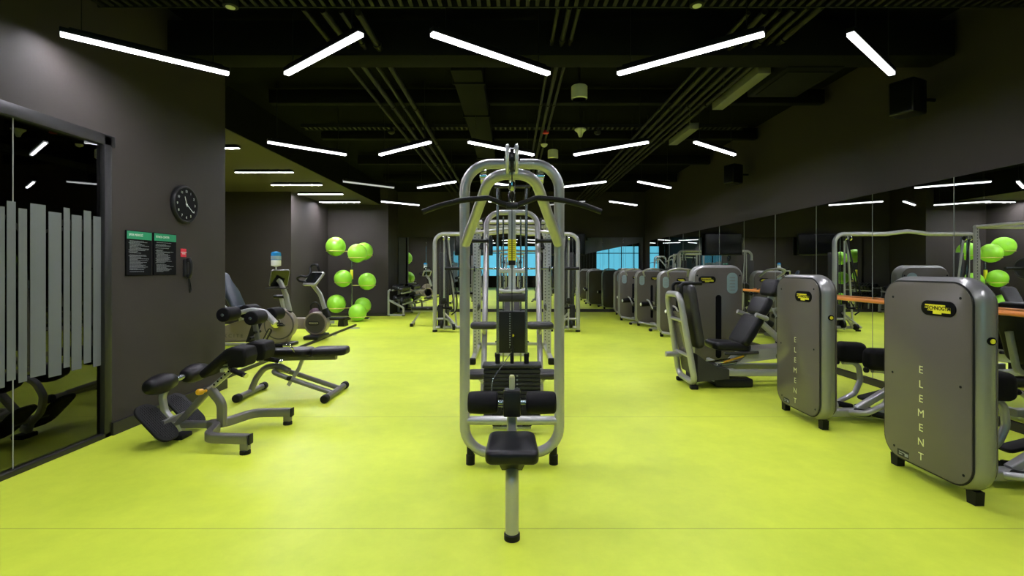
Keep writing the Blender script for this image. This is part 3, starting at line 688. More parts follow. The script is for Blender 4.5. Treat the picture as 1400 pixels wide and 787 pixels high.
for s in (-1, 1):
    b = MB(); b.cyl((s*.66, YB_, ZB_), (s*1.08, YB_, ZB_), .025, 14); b.cyl((s*.655, YB_, ZB_), (s*.68, YB_, ZB_), .04, 16); b.build('sleeve', M_['rubber'], bb)
    for q, (x, r) in enumerate(((.71, .19), (.76, .17))):
        b = MB(); b.lathe([(.03, -.02), (r*.55, -.012), (r*.8, -.012), (r*.85, -.02), (r-.008, -.02), (r, -.012), (r, .012), (r-.008, .02), (r*.85, .02), (r*.8, .012), (r*.55, .012), (.03, .02)], T((s*x, YB_, ZB_)) @ RY(90), 32); b.build('weight_plate', M_['plate'], bb)
for s in (-1, 1):
    st = thing('suspension_strap', 'black suspension strap hanging from the %s end of the rack top bar' % ('left' if s < 0 else 'right'), 'strap', (s*.45, Y1-.06, 2.25))
    b = MB(); x = s*.45; y = Y1-.055
    b.rtube([(x, y, 2.26), (x-.01, y-.01, 1.95), (x-.06, y-.02, 1.80)], .004, .045, .001, up=V((1, 0, 0))); b.rtube([(x, y, 2.26), (x+.01, y-.01, 1.95), (x+.06, y-.02, 1.80)], .004, .045, .001, up=V((1, 0, 0))); b.box((x, y, 2.25), (.06, .10, .05), bev=.01); b.build('webbing', M_['rubber'], st)
    b = MB(); b.cyl((x-.075, y-.02, 1.79), (x+.075, y-.02, 1.79), .018, 12); b.build('handle', M_['foam'], st)
ib = thing('incline_bench', 'incline weight bench with grey seat inside the power rack', 'weight bench', (0, 8.7, 0))
b = MB(); b.slab(.27, .30, .07, .06, .025, T((0, 8.25, .47)) @ RX(6), 6, 3); b.build('seat', M_['gpad'], ib)
b = MB(); b.slab(.28, .74, .07, .07, .025, T((0, 8.62, .80)) @ RX(62), 6, 3); b.build('backrest', M_['gpad'], ib)
b = MB(); b.rtube([(0, 8.1, .40), (0, 8.5, .40), (0, 9.3, .08)], .06, .06, .01, fil=.1); b.rtube([(0, 8.15, .40), (0, 8.0, .05)], .06, .06, .01); b.rtube([(-.26, 8.0, .05), (.26, 8.0, .05)], .06, .06, .01); b.rtube([(-.3, 9.3, .05), (.3, 9.3, .05)], .06, .06, .01); b.rtube([(0, 8.8, .30), (0, 8.72, .86)], .04, .04, .008)
b.build('frame', M_['metal'], ib)
for x, y in ((-.26, 8.0), (.26, 8.0), (-.3, 9.3), (.3, 9.3)):
    b = MB(); b.box((x, y, .035), (.05, .08, .07), bev=.012); b.build('foot', M_['rubber'], ib)

# ================================================================== cable crossover far behind
YX = 11.2; XA, XB = -1.79, 1.53
cc = thing('cable_crossover', 'wide silver cable crossover station spanning the far centre', 'gym machine', ((XA+XB)/2, YX, 0))
b = MB(); b.tube([(XA, YX, .05), (XA, YX, 2.27), ((XA+XB)/2-.5, YX-.02, 2.27), ((XA+XB)/2, YX-.05, 2.33), ((XA+XB)/2+.5, YX-.02, 2.27), (XB, YX, 2.27), (XB, YX, .05)], .048, 16, fil=[0, .22, .6, .6, .6, .22, 0], fn=8); b.build('frame', M_['metal'], cc)
for s, X in ((1, XA), (-1, XB)):
    b = MB(); b.tube([(X, YX, .10), (X+s*.62, YX+.1, .09)], .042, 12); b.tube([(X, YX, .30), (X+s*.30, YX, .30), (X+s*.42, YX, .1)], .028, 10, fil=.08); b.cyl((X+s*.22, YX-.02, .05), (X+s*.22, YX-.02, 2.25), .02, 10); b.cyl((X+s*.5, YX+.1, .05), (X+s*.30, YX+.02, 2.24), .022, 10)
    b.tube([(X+s*.2, YX+.05, .45), (X+s*.55, YX-.1, .1)], .026, 10); b.build('tower_frame', M_['metal'], cc)
    b = MB(); b.box((X+s*.17, YX+.16, .34), (.22, .24, .55), bev=.01); b.build('weight_stack', M_['plate'], cc)
    b = MB(); b.box((X+s*.17, YX+.30, 1.10), (.24, .05, 1.5), bev=.015); b.build('shroud', M_['gpad'], cc)
    for q in (.10, .24):
        b = MB(); b.cyl((X+s*q, YX+.16, .06), (X+s*q, YX+.16, 2.2), .010, 8); b.build('guide_rod', M_['steel'], cc)
    b = MB(); b.box((X+s*.22, YX-.03, .72), (.10, .09, .14), bev=.02); b.cyl((X+s*.24, YX-.07, .62), (X+s*.28, YX-.07, .62), .05, 16); b.build('pulley_carriage', M_['plastic'], cc)
    b = MB(); b.cyl((X+s*.20, YX-.04, 2.17), (X+s*.23, YX-.04, 2.17), .06, 20); b.cyl((X+s*.32, YX-.04, 2.17), (X+s*.35, YX-.04, 2.17), .055, 20); b.build('pulley', M_['chrome'], cc)
    b = MB(); b.tube(spline([(X+s*.25, YX-.06, 2.14), (X+s*.36, YX-.10, 1.55), (X+s*.50, YX-.12, .95), (X+s*.52, YX-.12, .55), (X+s*.40, YX-.10, .40)]), .016, 8); b.tube(spline([(X+s*.28, YX-.06, 2.14), (X+s*.33, YX-.12, 1.5), (X+s*.42, YX-.13, .9), (X+s*.46, YX-.13, .5)]), .012, 8); b.build('cable', M_['rubber'], cc)
    b = MB(); b.cyl((X+s*.14, YX-.05, .18), (X+s*.19, YX-.05, .18), .085, 20); b.cyl((X+s*.42, YX-.07, .12), (X+s*.48, YX-.07, .12), .07, 20); b.build('pulley', M_['rubber'], cc)
    for x in (X, X+s*.62):
        b = MB(); b.lathe([(.055, 0), (.055, .04), (0, .045)], T((x, YX+(.1 if x != X else 0), 0)), 14); b.build('foot', M_['rubber'], cc)
    hd = thing('rope_attachment', 'black cable attachment hanging low on the %s crossover tower' % ('left' if s > 0 else 'right'), 'cable attachment', (X+s*.30, YX-.15, .70))
    b = MB(); b.tube([(X+s*.26, YX-.14, .74), (X+s*.20, YX-.15, .58), (X+s*.36, YX-.15, .56)], .014, 8, closed=True); b.build('strap', M_['rubber'], hd)
    b = MB(); b.cyl((X+s*.19, YX-.15, .575), (X+s*.37, YX-.15, .555), .024, 12); b.build('grip', M_['foam'], hd)
# flat bench to the left
fb = thing('flat_bench', 'small flat bench with black pad left of the crossover station', 'weight bench', (-2.07, 12.5, 0), 6)
b = MB(); b.slab(1.05, .28, .09, .09, .03, T((0, 0, .44)), 6, 3); b.build('pad', M_['vinyl'], fb, world=False)
b = MB(); b.rtube([(-.48, 0, .37), (.48, 0, .37)], .06, .05, .01)
for s in (-1, 1): b.rtube([(s*.30, 0, .36), (s*.50, 0, .05)], .06, .05, .01); b.rtube([(s*.50, -.24, .05), (s*.50, .24, .05)], .06, .06, .01)
b.build('frame', M_['metal'], fb, world=False)
for s in (-1, 1):
    for q in (-.26, .26):
        b = MB(); b.box((s*.50, q, .04), (.08, .06, .08), bev=.012); b.build('foot', M_['rubber'], fb, world=False)
# ================================================================== LEFT: back extension bench
YA = 4.16
be = thing('back_extension_bench', 'grey back extension bench with black foot plates beside the skirting', 'weight bench', (-2.56, YA, 0))
def rect_tube(b, pts, w, h, fil=0, up=V((0, 0, 1)), R=.012): return b.rtube([V(p) for p in pts], w, h, R, fil=fil, up=up)
b = MB()
rect_tube(b, [(-2.90, YA, .115), (-2.52, YA, .115)], .05, .06)
rect_tube(b, [(-2.60, YA, .115), (-2.50, YA-.06, .115), (-2.43, YA-.33, .115), (-2.07, YA-.36, .115)], .06, .075, .12)
rect_tube(b, [(-2.60, YA, .115), (-2.50, YA+.06, .115), (-2.40, YA+.33, .115), (-2.07, YA+.36, .115)], .06, .075, .12)
b.rtube([(-2.50, YA, .10), (-2.50, YA, .30), (-2.60, YA, .42)], .06, .065, .012, fil=.14, up=V((1, 0, 0)))
b.build('base_frame', M_['metal_dk'], be)
for s in (-1, 1):
    b = MB(); b.box((-2.10, YA+s*.36, .06), (.065, .055, .06), bev=.008); b.build('leg', M_['metal_dk'], be)
    b = MB(); b.lathe([(.040, 0), (.040, .025), (.034, .032), (0, .032)], T((-2.10, YA+s*.36, 0)), 16); b.build('foot', M_['rubber'], be)
    b = MB(); b.box((-2.058, YA+s*.36, .115), (.012, .062, .078), bev=.004); b.build('end_cap', M_['rubber'], be)
b = MB(); b.rtube([(-2.88, YA, .11), (-2.86, YA, .055)], .07, .06, .01, up=V((0, 1, 0))); b.build('leg', M_['metal'], be)
b = MB(); b.box((-2.85, YA, .02), (.11, .14, .04), bev=.012); b.build('foot', M_['rubber'], be)
# diagonal sleeve and the perforated inner post
ds = V((-2.88, YA, .115)); de = V((-2.60, YA, .42)); dt = (V((-2.335, YA, .665))-de).normalized()
b = MB(); b.rtube([ds, de], .05, .055, .01, up=V((0, 1, 0))); b.build('sleeve', M_['metal_dk'], be)
b = MB(); b.rtube([de-dt*.05, V((-2.315, YA, .665))], .036, .036, .006, up=V((0, 1, 0))); ap = b.build('adjusting_post', M_['metal'], be)
b = MB(); nn = V((0, -1, 0))
for k in range(7):
    c = de+dt*(.06+.042*k); b.cyl(c+nn*.0178, c+nn*.0192, .009, 10)
b.build('post_holes', M_['black'], ap)
b = MB(); M = axis_frame((-.4, -.9, .15), V((-2.625, YA-.03, .405))); b.cyl((-2.615, YA-.02, .41), (-2.64, YA-.07, .412), .012, 10); b.roll((-2.63, YA-.055, .412), (-2.645, YA-.105, .417), .026, .012, 18); b.build('adjusting_knob', M_['knob'], be)
# hip pads
prof = [(-.245, -.170), (-.205, -.222), (-.012, -.050), (.002, -.128), (.132, -.122), (.15, -.04), (.135, .03), (.03, .045), (-.02, .028)]
pp = [(p.x, p.y) for p in rfillet([(x, y, 0) for x, y in prof], .028, 5, closed=True)]
for s in (-1, 1):
    M = frame((1, 0, 0), (0, 0, 1), (0, -1, 0), (-2.305, YA+s*.155, .775)); b = MB(); b.outline(pp, .20, .022, M, 4); b.build('hip_pad', M_['foam'], be)
b = MB(); b.box((-2.34, YA, .655), (.13, .30, .014), RY(0)); b.rtube([(-2.38, YA-.2, .62), (-2.38, YA+.2, .62)], .03, .03, .006); b.build('pad_plate', M_['metal'], be)
for s in (-1, 1):
    b = MB(); b.tube([(-2.33, YA+s*.06, .66), (-2.30, YA+s*.24, .645), (-2.13, YA+s*.30, .60)], .014, 12, fil=.06); b.lathe([(.014, 0), (.020, .004), (.020, .02), (0, .022)], axis_frame((.17, s*.06, -.045), V((-2.14, YA+s*.297, .603))), 14); b.build('handle', M_['chrome'], be)
    b = MB(); b.roll((-2.265, YA+s*.253, .636), (-2.15, YA+s*.294, .605), .021, .006, 16); b.build('hand_grip', M_['foam'], be)
# ankle rollers and their curved post
b = MB(); b.tube([(-2.885, YA, .105), (-2.99, YA, .22), (-3.015, YA, .36), (-2.95, YA, .47), (-2.87, YA, .515)], .026, 12, fil=.1, prof=rrect(.05, .045, .01, 3)); b.build('roller_post', M_['metal'], be)
b = MB(); b.cyl((-2.87, YA-.36, .515), (-2.87, YA+.36, .515), .014, 12); b.cyl((-2.87, YA-.045, .515), (-2.87, YA+.045, .515), .024, 14); b.build('roller_axle', M_['steel'], be)
for s in (-1, 1):
    b = MB(); b.roll((-2.87, YA+s*.065, .515), (-2.87, YA+s*.365, .515), .064, .04, 24, .018); b.build('ankle_roller', M_['navy'] if 0 else M_['vinyl'], be)
# foot plates, tilted
dv = V((.69, 0, -.72)).normalized(); nv = V((.72, 0, .69))
for s in (-1, 1):
    c = V((-2.93, YA+s*.18, .185)); M = frame(dv, (0, 1, 0), nv.cross(V((0,0,0))) if 0 else dv.cross(V((0, 1, 0))), c)
    b = MB(); b.slab(.385, .235, .022, .09, .008, M, 8, 3)
    fp = b.build('foot_plate', M_['rubber'], be)
    b = MB(); zt = .0115
    for i in range(-8, 9):
        for j in range(-4, 5):
            if (abs(i)*.021/.19)**2+(abs(j)*.021/.10)**2 < .92: b.box((i*.021, j*.021, zt), (.013, .013, .004), M)
    for i in range(-8, 9):
        for j in range(-4, 5):
            if (abs(i)*.021/.19)**2+(abs(j)*.021/.10)**2 < .92: b.box((i*.021, j*.021, -zt), (.013, .013, .004), M)
    b.build('tread', M_['plastic'], fp)
b = MB(); b.rtube([(-2.905, YA-.15, .165), (-2.905, YA+.15, .165)], .03, .05, .006); b.build('plate_bracket', M_['metal_dk'], be)

# ================================================================== adjustable abdominal bench
YD = 5.55
ab = thing('abdominal_bench', 'adjustable abdominal bench with flat black pads and foam leg rollers', 'weight bench', (-2.5, YD, 0))
b = MB(); b.cyl((-3.0, YD-.27, .045), (-3.0, YD+.27, .045), .034, 14); b.cyl((-2.03, YD-.30, .045), (-2.03, YD+.30, .045), .034, 14)
b.tube([(-3.0, YD, .06), (-2.94, YD, .20), (-2.84, YD, .33), (-2.68, YD, .345), (-2.56, YD, .28)], .034, 14, fil=.16)
b.tube([(-2.03, YD-.11, .06), (-2.55, YD-.11, .235), (-2.72, YD-.08, .29), (-2.72, YD+.08, .29), (-2.55, YD+.11, .235), (-2.03, YD+.11, .06)], .028, 14, fil=[0, .1, .08, .08, .1, 0])
b.build('frame', M_['metal_dk'], ab)
for x, h in ((-3.0, .27), (-2.03, .30)):
    for s in (-1, 1):
        b = MB(); b.roll((x, YD+s*(h-.03), .045), (x, YD+s*(h+.045), .045), .045, .012, 18); b.build('foot', M_['rubber'], ab)
b = MB(); b.rtube([(-2.40, YD, .44), (-2.45, YD, .31), (-2.57, YD, .12)], .04, .03, .006, fil=.06, up=V((0, 1, 0))); b.rtube([(-2.36, YD, .45), (-2.46, YD, .44)], .05, .03, .006); b.build('support_strut', M_['metal'], ab)
b = MB(); b.roll((-2.50, YD-.16, .23), (-2.50, YD-.10, .23), .024, .008, 14); b.build('adjusting_knob', M_['rubber'], ab)
b = MB(); b.rtube([(-2.92, YD, .42), (-2.60, YD, .430), (-2.02, YD, .440)], .07, .05, .01); b.build('spine', M_['metal_dk'], ab)
def benchpad(x0, x1, w0, w1, z0, z1, t):
    o = rfillet([(0, -w0/2, 0), (x1-x0, -w1/2, 0), (x1-x0, w1/2, 0), (0, w0/2, 0)], .07, 6, closed=True)
    d = V((x1-x0, 0, z1-z0)).normalized(); n = V((-d.z, 0, d.x))
    return MB().outline([(p.x, p.y) for p in o], t, .028, frame(d, (0, 1, 0), n, (x0, YD, z0)), 4)
benchpad(-2.80, -2.30, .24, .29, .500, .505, .085).build('seat', M_['vinyl'], ab)
benchpad(-2.285, -1.885, .29, .24, .508, .520, .085).build('backrest', M_['vinyl'], ab)
b = MB(); b.cyl((-2.86, YD-.19, .60), (-2.46, YD-.19, .605), .016, 12); b.tube([(-2.48, YD-.19, .604), (-2.44, YD-.185, .57), (-2.44, YD-.10, .50)], .012, 10, fil=.02); b.tube([(-2.84, YD-.19, .600), (-2.86, YD-.185, .57), (-2.84, YD-.09, .50)], .012, 10, fil=.02); b.build('handle', M_['chrome'], ab)
b = MB(); b.roll((-2.80, YD-.19, .601), (-2.54, YD-.19, .604), .022, .006, 16); b.build('hand_grip', M_['foam'], ab)
# leg holder
b = MB(); b.rtube([(-2.86, YD, .40), (-2.93, YD, .62)], .07, .06, .012, up=V((0, 1, 0))); b.build('post_sleeve', M_['plastic'], ab)
b = MB(); b.rtube([(-2.91, YD, .55), (-2.965, YD, .90)], .05, .04, .008, up=V((0, 1, 0))); lp = b.build('roller_post', M_['metal_dk'], ab)
b = MB(); b.roll((-2.99, YD-.06, .66), (-2.99, YD+.06, .66), .022, .006, 14); b.roll((-2.93, YD-.07, .73), (-2.93, YD+.07, .73), .016, .005, 12); b.build('adjusting_knob', M_['rubber'], ab)
b = MB(); b.tube([(-3.14, YD, .95), (-3.0, YD, .985), (-2.85, YD, .965), (-2.72, YD, .83)], 1, prof=rrect(.085, .05, .015, 4), fil=.12); b.build('roller_arm', M_['metal'], ab)
for x, z in ((-3.13, .955), (-2.83, .92)):
    b = MB(); b.cyl((x, YD-.33, z), (x, YD+.33, z), .012, 10); b.build('roller_axle', M_['steel'], ab)
    for s in (-1, 1):
        b = MB(); b.roll((x, YD+s*.09, z), (x, YD+s*.33, z), .078, .018, 24); b.build('leg_roller', M_['foam'], ab)
        b = MB(); b.lathe([(0, 0), (.018, 0), (.018, .012), (0, .016)], axis_frame((0, s, 0), V((x, YD+s*.325, z))), 12); b.build('axle_cap', M_['steel'], ab)
# knee pads right under the post
for s in (-1, 1):
    pass

# ================================================================== exercise bikes on the bay floor
ZP = .045
def emblem(parent, M, w, h):
    b = MB(); b.outline(rrect(w, h, h/2, 8), .008, .002, M, 2); lg = b.build('logo_plate', M_['plastic'], parent)
    b = MB(); b.outline(rrect(w*.86, h*.62, h*.3, 8), .0095, .001, M, 2); b.build('logo_field', M_['taupe_dk'], lg)
    text('lettering', 'TECHNOGYM', h*.42, M @ T((0, 0, .0055)), M_['letter'], lg, ext=.0006, sx=.92*w/(h*2.9) if w/h < 3.2 else 1)
def console(b, c, w, h, t, M): return b.slab(w, h, t, .04, .012, T(c) @ M, 6, 3)
# -- recumbent bike
YR_ = 8.85
rb = thing('recumbent_bike', 'taupe recumbent exercise bike with navy seat by the bay wall', 'exercise bike', (-4.7, YR_, ZP))
dc = V((-4.235, YR_, .445))
b = MB(); M = FRONT.copy()
o = [(dc.x+.285*math.cos(a), dc.z+.285*math.sin(a)) for a in [math.radians(x) for x in range(-50, 151, 10)]] + [(-4.58, .40), (-4.66, .20), (-4.58, ZP+.06), (-4.25, ZP+.05), (-4.10, .12)]
b.outline([(x, z) for x, z in o], .17, .03, frame((1, 0, 0), (0, 0, 1), (0, -1, 0), (0, YR_, 0)), 4); b.build('drive_housing', M_['taupe'], rb)
b = MB(); b.lathe([(.245, 0), (.26, .008), (.275, 0)], frame((1, 0, 0), (0, 0, 1), (0, -1, 0), (dc.x, YR_-.083, dc.z)), 40); b.build('housing_rim', M_['taupe_dk'], rb)
emblem(rb, T((-4.44, YR_-.087, .26)) @ FRONT @ RZ(62), .26, .085)
b = MB(); b.lathe([(0, .0), (.085, .0), (.095, .012), (.088, .026), (.03, .034), (0, .034)], frame((1, 0, 0), (0, 0, 1), (0, -1, 0), (dc.x-.05, YR_-.08, dc.z+.03)), 28); b.build('crank_cover', M_['chrome'], rb)
for s in (-1, 1):
    b = MB(); b.rtube([(dc.x-.05, YR_+s*.13, dc.z+.03), (dc.x-.05-s*.15, YR_+s*.14, dc.z+.03+s*.03)], .03, .02, .006, up=V((0, 1, 0))); b.cyl((dc.x-.05, YR_+s*.08, dc.z+.03), (dc.x-.05, YR_+s*.15, dc.z+.03), .02, 10); b.build('crank', M_['steel'], rb)
    b = MB(); b.box((dc.x-.05-s*.15, YR_+s*.20, dc.z+.03+s*.03), (.11, .10, .03), RY(0), bev=.008); b.tube([(dc.x-.10-s*.15, YR_+s*.2, dc.z+.03+s*.03), (dc.x-.05-s*.15, YR_+s*.2, dc.z+.09+s*.03), (dc.x-.0-s*.15, YR_+s*.2, dc.z+.03+s*.03)], .010, 8, fil=.03); b.build('pedal', M_['plastic'], rb)
o = [(-5.75, .10), (-5.75, .26), (-5.25, .42), (-4.72, .60), (-4.60, .52), (-4.74, .13)]
oo = [(p.x, p.y) for p in rfillet([(x, z, 0) for x, z in o], .05, 4, closed=True)]
b = MB(); b.outline(oo, .13, .025, frame((1, 0, 0), (0, 0, 1), (0, -1, 0), (0, YR_+.02, 0)), 3); b.build('side_cover', M_['taupe'], rb)
text('lettering', 'E X C I T E', .085, T((-5.12, YR_-.047, .235)) @ FRONT, M_['taupe_dk'], rb, sx=1.1)
b = MB(); b.outline([(-4.86, .12), (-4.58, .12), (-4.58, .50), (-4.70, .60)], .14, .01, frame((1, 0, 0), (0, 0, 1), (0, -1, 0), (0, YR_+.02, 0)), 2); b.build('gusset', M_['plastic'], rb)
b = MB(); b.tube([(-5.9, YR_-.12, ZP+.05), (-4.6, YR_-.12, ZP+.05)], .03, 12); b.cyl((-5.85, YR_-.3, ZP+.04), (-5.85, YR_+.3, ZP+.04), .035, 12); b.build('base_tube', M_['metal'], rb)
b = MB(); b.box((-4.12, YR_, ZP+.03), (.20, .52, .06), bev=.02); b.build('foot', M_['plastic'], rb)
b = MB(); b.box((-5.85, YR_, ZP+.025), (.14, .56, .05), bev=.02); b.build('foot', M_['plastic'], rb)
b = MB(); b.slab(.36, .42, .10, .10, .04, T((-4.98, YR_, .735)) @ RY(-6), 6, 4); b.build('seat', M_['navy'], rb)
o = rfillet([(-.20, -.32, 0), (.20, -.32, 0), (.21, .02, 0), (.13, .22, 0), (.12, .40, 0), (-.12, .40, 0), (-.13, .22, 0), (-.21, .02, 0)], .08, 5, closed=True)
ud = V((-.42, 0, .9)).normalized(); Mb = frame((0, -1, 0), ud, V((0, -1, 0)).cross(ud), (-5.14, YR_, 1.02)); b = MB(); b.outline([(p.x, p.y) for p in o], .09, .035, Mb, 4); b.build('backrest', M_['navy'], rb)
b = MB(); b.rtube([(-4.95, YR_, .45), (-4.98, YR_, .69)], .08, .06, .015, up=V((0, 1, 0))); b.tube([(-5.1, YR_+.0, .62), (-5.32, YR_, .80), (-5.36, YR_, 1.05)], .03, 10, fil=.1); b.build('seat_post', M_['metal'], rb)
for s in (-1, 1):
    b = MB(); b.tube([(-5.1, YR_+s*.14, .66), (-5.0, YR_+s*.28, .70), (-4.75, YR_+s*.28, .74)], .018, 10, fil=.06); b.build('side_handle', M_['rubber'], rb)
pa = at(396, 425, YR_); pb = at(383, 385, YR_); pm = at(391, 403, YR_)
b = MB(); b.tube([(-4.10, YR_, .62), pa, pm, pb, at(379, 380, YR_)], 1, prof=rrect(.085, .065, .022, 4), up=V((0, 1, 0)), fil=.2); b.build('console_post', M_['metal'], rb)
b = MB(); b.tube([(-4.12, YR_, .58), (-4.10, YR_, .70)], 1, prof=rrect(.13, .10, .03, 4), up=V((0, 1, 0))); b.build('post_boot', M_['plastic'], rb)
cd = at(382, 380, YR_); cM = RZ(-62) @ RX(52)   # screen faces the rider (to the left) and up
xx = V((.78, .625, 0)).normalized(); yy = V((.33, -.412, .85)).normalized(); zz = xx.cross(yy).normalized(); yy = zz.cross(xx); cs = frame(xx, yy, zz, cd)
b = MB(); b.slab(.32, .36, .045, .04, .015, cs, 6, 3); cn_ = b.build('console', M_['metal_dk'], rb)
b = MB(); b.slab(.295, .335, .004, .03, .001, cs @ T((0, .01, .0225)), 6, 1); b.build('screen', M_['screen'], cn_)

b = MB(); b.box((0, 0, 0), (.40, .16, .02), T(at(379, 394, YR_)) @ RZ(-20), bev=.008); b.build('tray', M_['plastic'], rb)
# bottle standing on a small white stem on the console
bp_ = at(377.5, 367, YR_)
bt = thing('cleaning_bottle', 'small blue and white cleaning bottle above the recumbent bike console', 'bottle', bp_)
b = MB(); b.lathe([(.016, -.03), (.012, .03), (.05, .045), (.085, .055), (.085, .15), (.08, .155), (0, .155)], T(bp_), 20); b.build('white_base', M_['white'], bt)
b = MB(); b.lathe([(.083, .155), (.086, .18), (.086, .27), (.074, .30), (.03, .315), (0, .315)], T(bp_), 20); b.build('blue_body', M_['blue_liq'], bt)
b = MB(); b.lathe([(.0865, .165), (.0872, .17), (.0872, .225), (.0865, .23)], T(bp_), 20); b.build('label_band', M_['sticker'], bt)
# -- upright bike
YU = 9.9; ub = thing('upright_bike', 'taupe upright exercise bike with looped handlebar near the bay floor edge', 'exercise bike', (-4.3, YU, ZP))
dc = at(433.5, 441.5, YU)
b = MB(); b.tube([(dc.x, YU-.085, dc.z), (dc.x, YU+.085, dc.z)], .232, 44); ring = frame((1, 0, 0), (0, 0, 1), (0, -1, 0), (dc.x, YU, dc.z))
b.lathe([(.17, .085), (.217, .10), (.232, .085), (.238, 0), (.232, -.085), (.217, -.10), (.17, -.085)], ring, 44); b.build('drive_housing', M_['taupe'], ub)
b = MB(); b.lathe([(.185, .094), (.191, .100), (.198, .0975)], ring, 44); b.build('housing_rim', M_['taupe_dk'], ub)
b = MB(); b.slab(.62, .23, .15, .05, .03, T((dc.x-.40, YU, dc.z+.0)) @ FRONT, 5, 3); b.build('body_beam', M_['taupe'], ub)
emblem(ub, T((dc.x-.03, YU-.104, dc.z+.01)) @ FRONT, .23, .085)
b = MB(); b.box((dc.x-.0, YU-.02, ZP+.04), (.32, .60, .08), bev=.03); b.rtube([(dc.x, YU, ZP+.07), (dc.x, YU, dc.z-.2)], .12, .1, .02, up=V((0, 1, 0))); b.build('foot', M_['plastic'], ub)
b = MB(); b.box((dc.x-1.0, YU, ZP+.03), (.14, .55, .06), bev=.02); b.rtube([(dc.x-1.0, YU, ZP+.05), (dc.x-.70, YU, dc.z-.04)], .10, .07, .015); b.build('foot', M_['plastic'], ub)
cx_ = V((dc.x-.42, YU, dc.z-.0))
for s in (-1, 1):
    b = MB(); b.rtube([(cx_.x, YU+s*.12, cx_.z), (cx_.x+s*.12, YU+s*.13, cx_.z-s*.12)], .03, .02, .006, up=V((0, 1, 0))); b.build('crank', M_['steel'], ub)
    b = MB(); b.box((cx_.x+s*.12, YU+s*.19, cx_.z-s*.12), (.11, .10, .03), bev=.008); b.build('pedal', M_['plastic'], ub)
b = MB(); b.tube([(dc.x+.18, YU, dc.z+.16), at(445, 425, YU), at(438, 402, YU), at(425, 386, YU)], 1, prof=rrect(.085, .06, .02, 4), up=V((0, 1, 0)), fil=.3, fn=8); b.build('console_post', M_['metal'], ub)
b = MB(); b.tube([at(448, 434, YU), at(444, 422, YU)], 1, prof=rrect(.13, .10, .03, 4), up=V((0, 1, 0))); b.build('post_boot', M_['plastic'], ub)
cd = at(429, 381, YU); xx = V((.85, -.52, 0)).normalized(); yy = V((.45, .3, .55)).normalized(); zz = xx.cross(yy).normalized(); yy = zz.cross(xx)
cs = frame(xx, yy, zz, cd); b = MB(); b.slab(.42, .36, .05, .05, .018, cs, 6, 3); cn_ = b.build('console', M_['metal'], ub)
b = MB(); b.slab(.36, .28, .004, .03, .001, cs @ T((0, .01, .0255)), 6, 1); b.build('screen', M_['screen'], cn_)
b = MB(); b.slab(.30, .26, .004, .03, .001, cs @ T((0, .01, -.0255)), 6, 1); b.build('rear_panel', M_['screen'], cn_)
b = MB(); b.tube([at(421, 386, YU), at(409, 384, YU+.05), at(406, 380, YU+.05), at(412, 377, YU-.05), at(420, 379, YU-.05), at(425, 373, YU), at(424, 366, YU+.1), at(427, 362, YU+.1), at(434, 362, YU-.1), at(437, 371, YU-.1)], .024, 10, fil=.06); b.build('handlebar', M_['rubber'], ub)
sp_ = at(385, 405, YU+.02)
o = rfillet([(-.14, -.11, 0), (-.05, -.12, 0), (.16, -.03, 0), (.16, .03, 0), (-.05, .12, 0), (-.14, .11, 0)], .04, 5, closed=True)
b = MB(); b.outline([(p.x, p.y) for p in o], .07, .03, T((sp_.x, sp_.y, sp_.z)), 4); b.build('saddle', M_['vinyl'], ub)
b = MB(); b.rtube([(sp_.x, YU, sp_.z-.03), (dc.x-.62, YU, dc.z+.05)], .075, .06, .018, up=V((0, 1, 0))); b.build('seat_post', M_['metal'], ub)
# aerobic step and dark gym bag behind
st = thing('aerobic_step', 'low black step platform between the upright bike and ball rack', 'step', (-4.5, 12.0, ZP))
b = MB(); b.slab(.62, .34, .06, .05, .015, T((-4.42, 12.0, .235)), 5, 3); b.build('deck', M_['rubber'], st)
for x in (-.22, .22):
    b = MB(); b.prism([(-4.42+x-.08, 11.85, ZP), (-4.42+x+.08, 11.85, ZP), (-4.42+x+.06, 11.85, .21), (-4.42+x-.06, 11.85, .21)], (0, 1, 0), .3); b.build('riser', M_['plastic'], st)
b = MB(); b.box((-4.47, 11.828, .16), (.24, .006, .07)); b.build('label', M_['ink'], st)
gb = thing('gym_bag', 'small dark purple bag behind the upright bike post', 'bag', (-4.85, 11.6, ZP))
gx = at(431, 424, 11.6)
b = MB(); b.ball((gx.x, 11.6, ZP+.24), .24, 24, sc=(.7, .6, 1.0)); b.build('body', M_['purple'], gb)
b = MB(); b.tube(spline([(gx.x-.10, 11.6, ZP+.40), (gx.x-.10, 11.6, ZP+.55), (gx.x+.0, 11.6, ZP+.61), (gx.x+.09, 11.6, ZP+.54), (gx.x+.10, 11.6, ZP+.40)]), .018, 8); b.build('strap', M_['rubber'], gb)

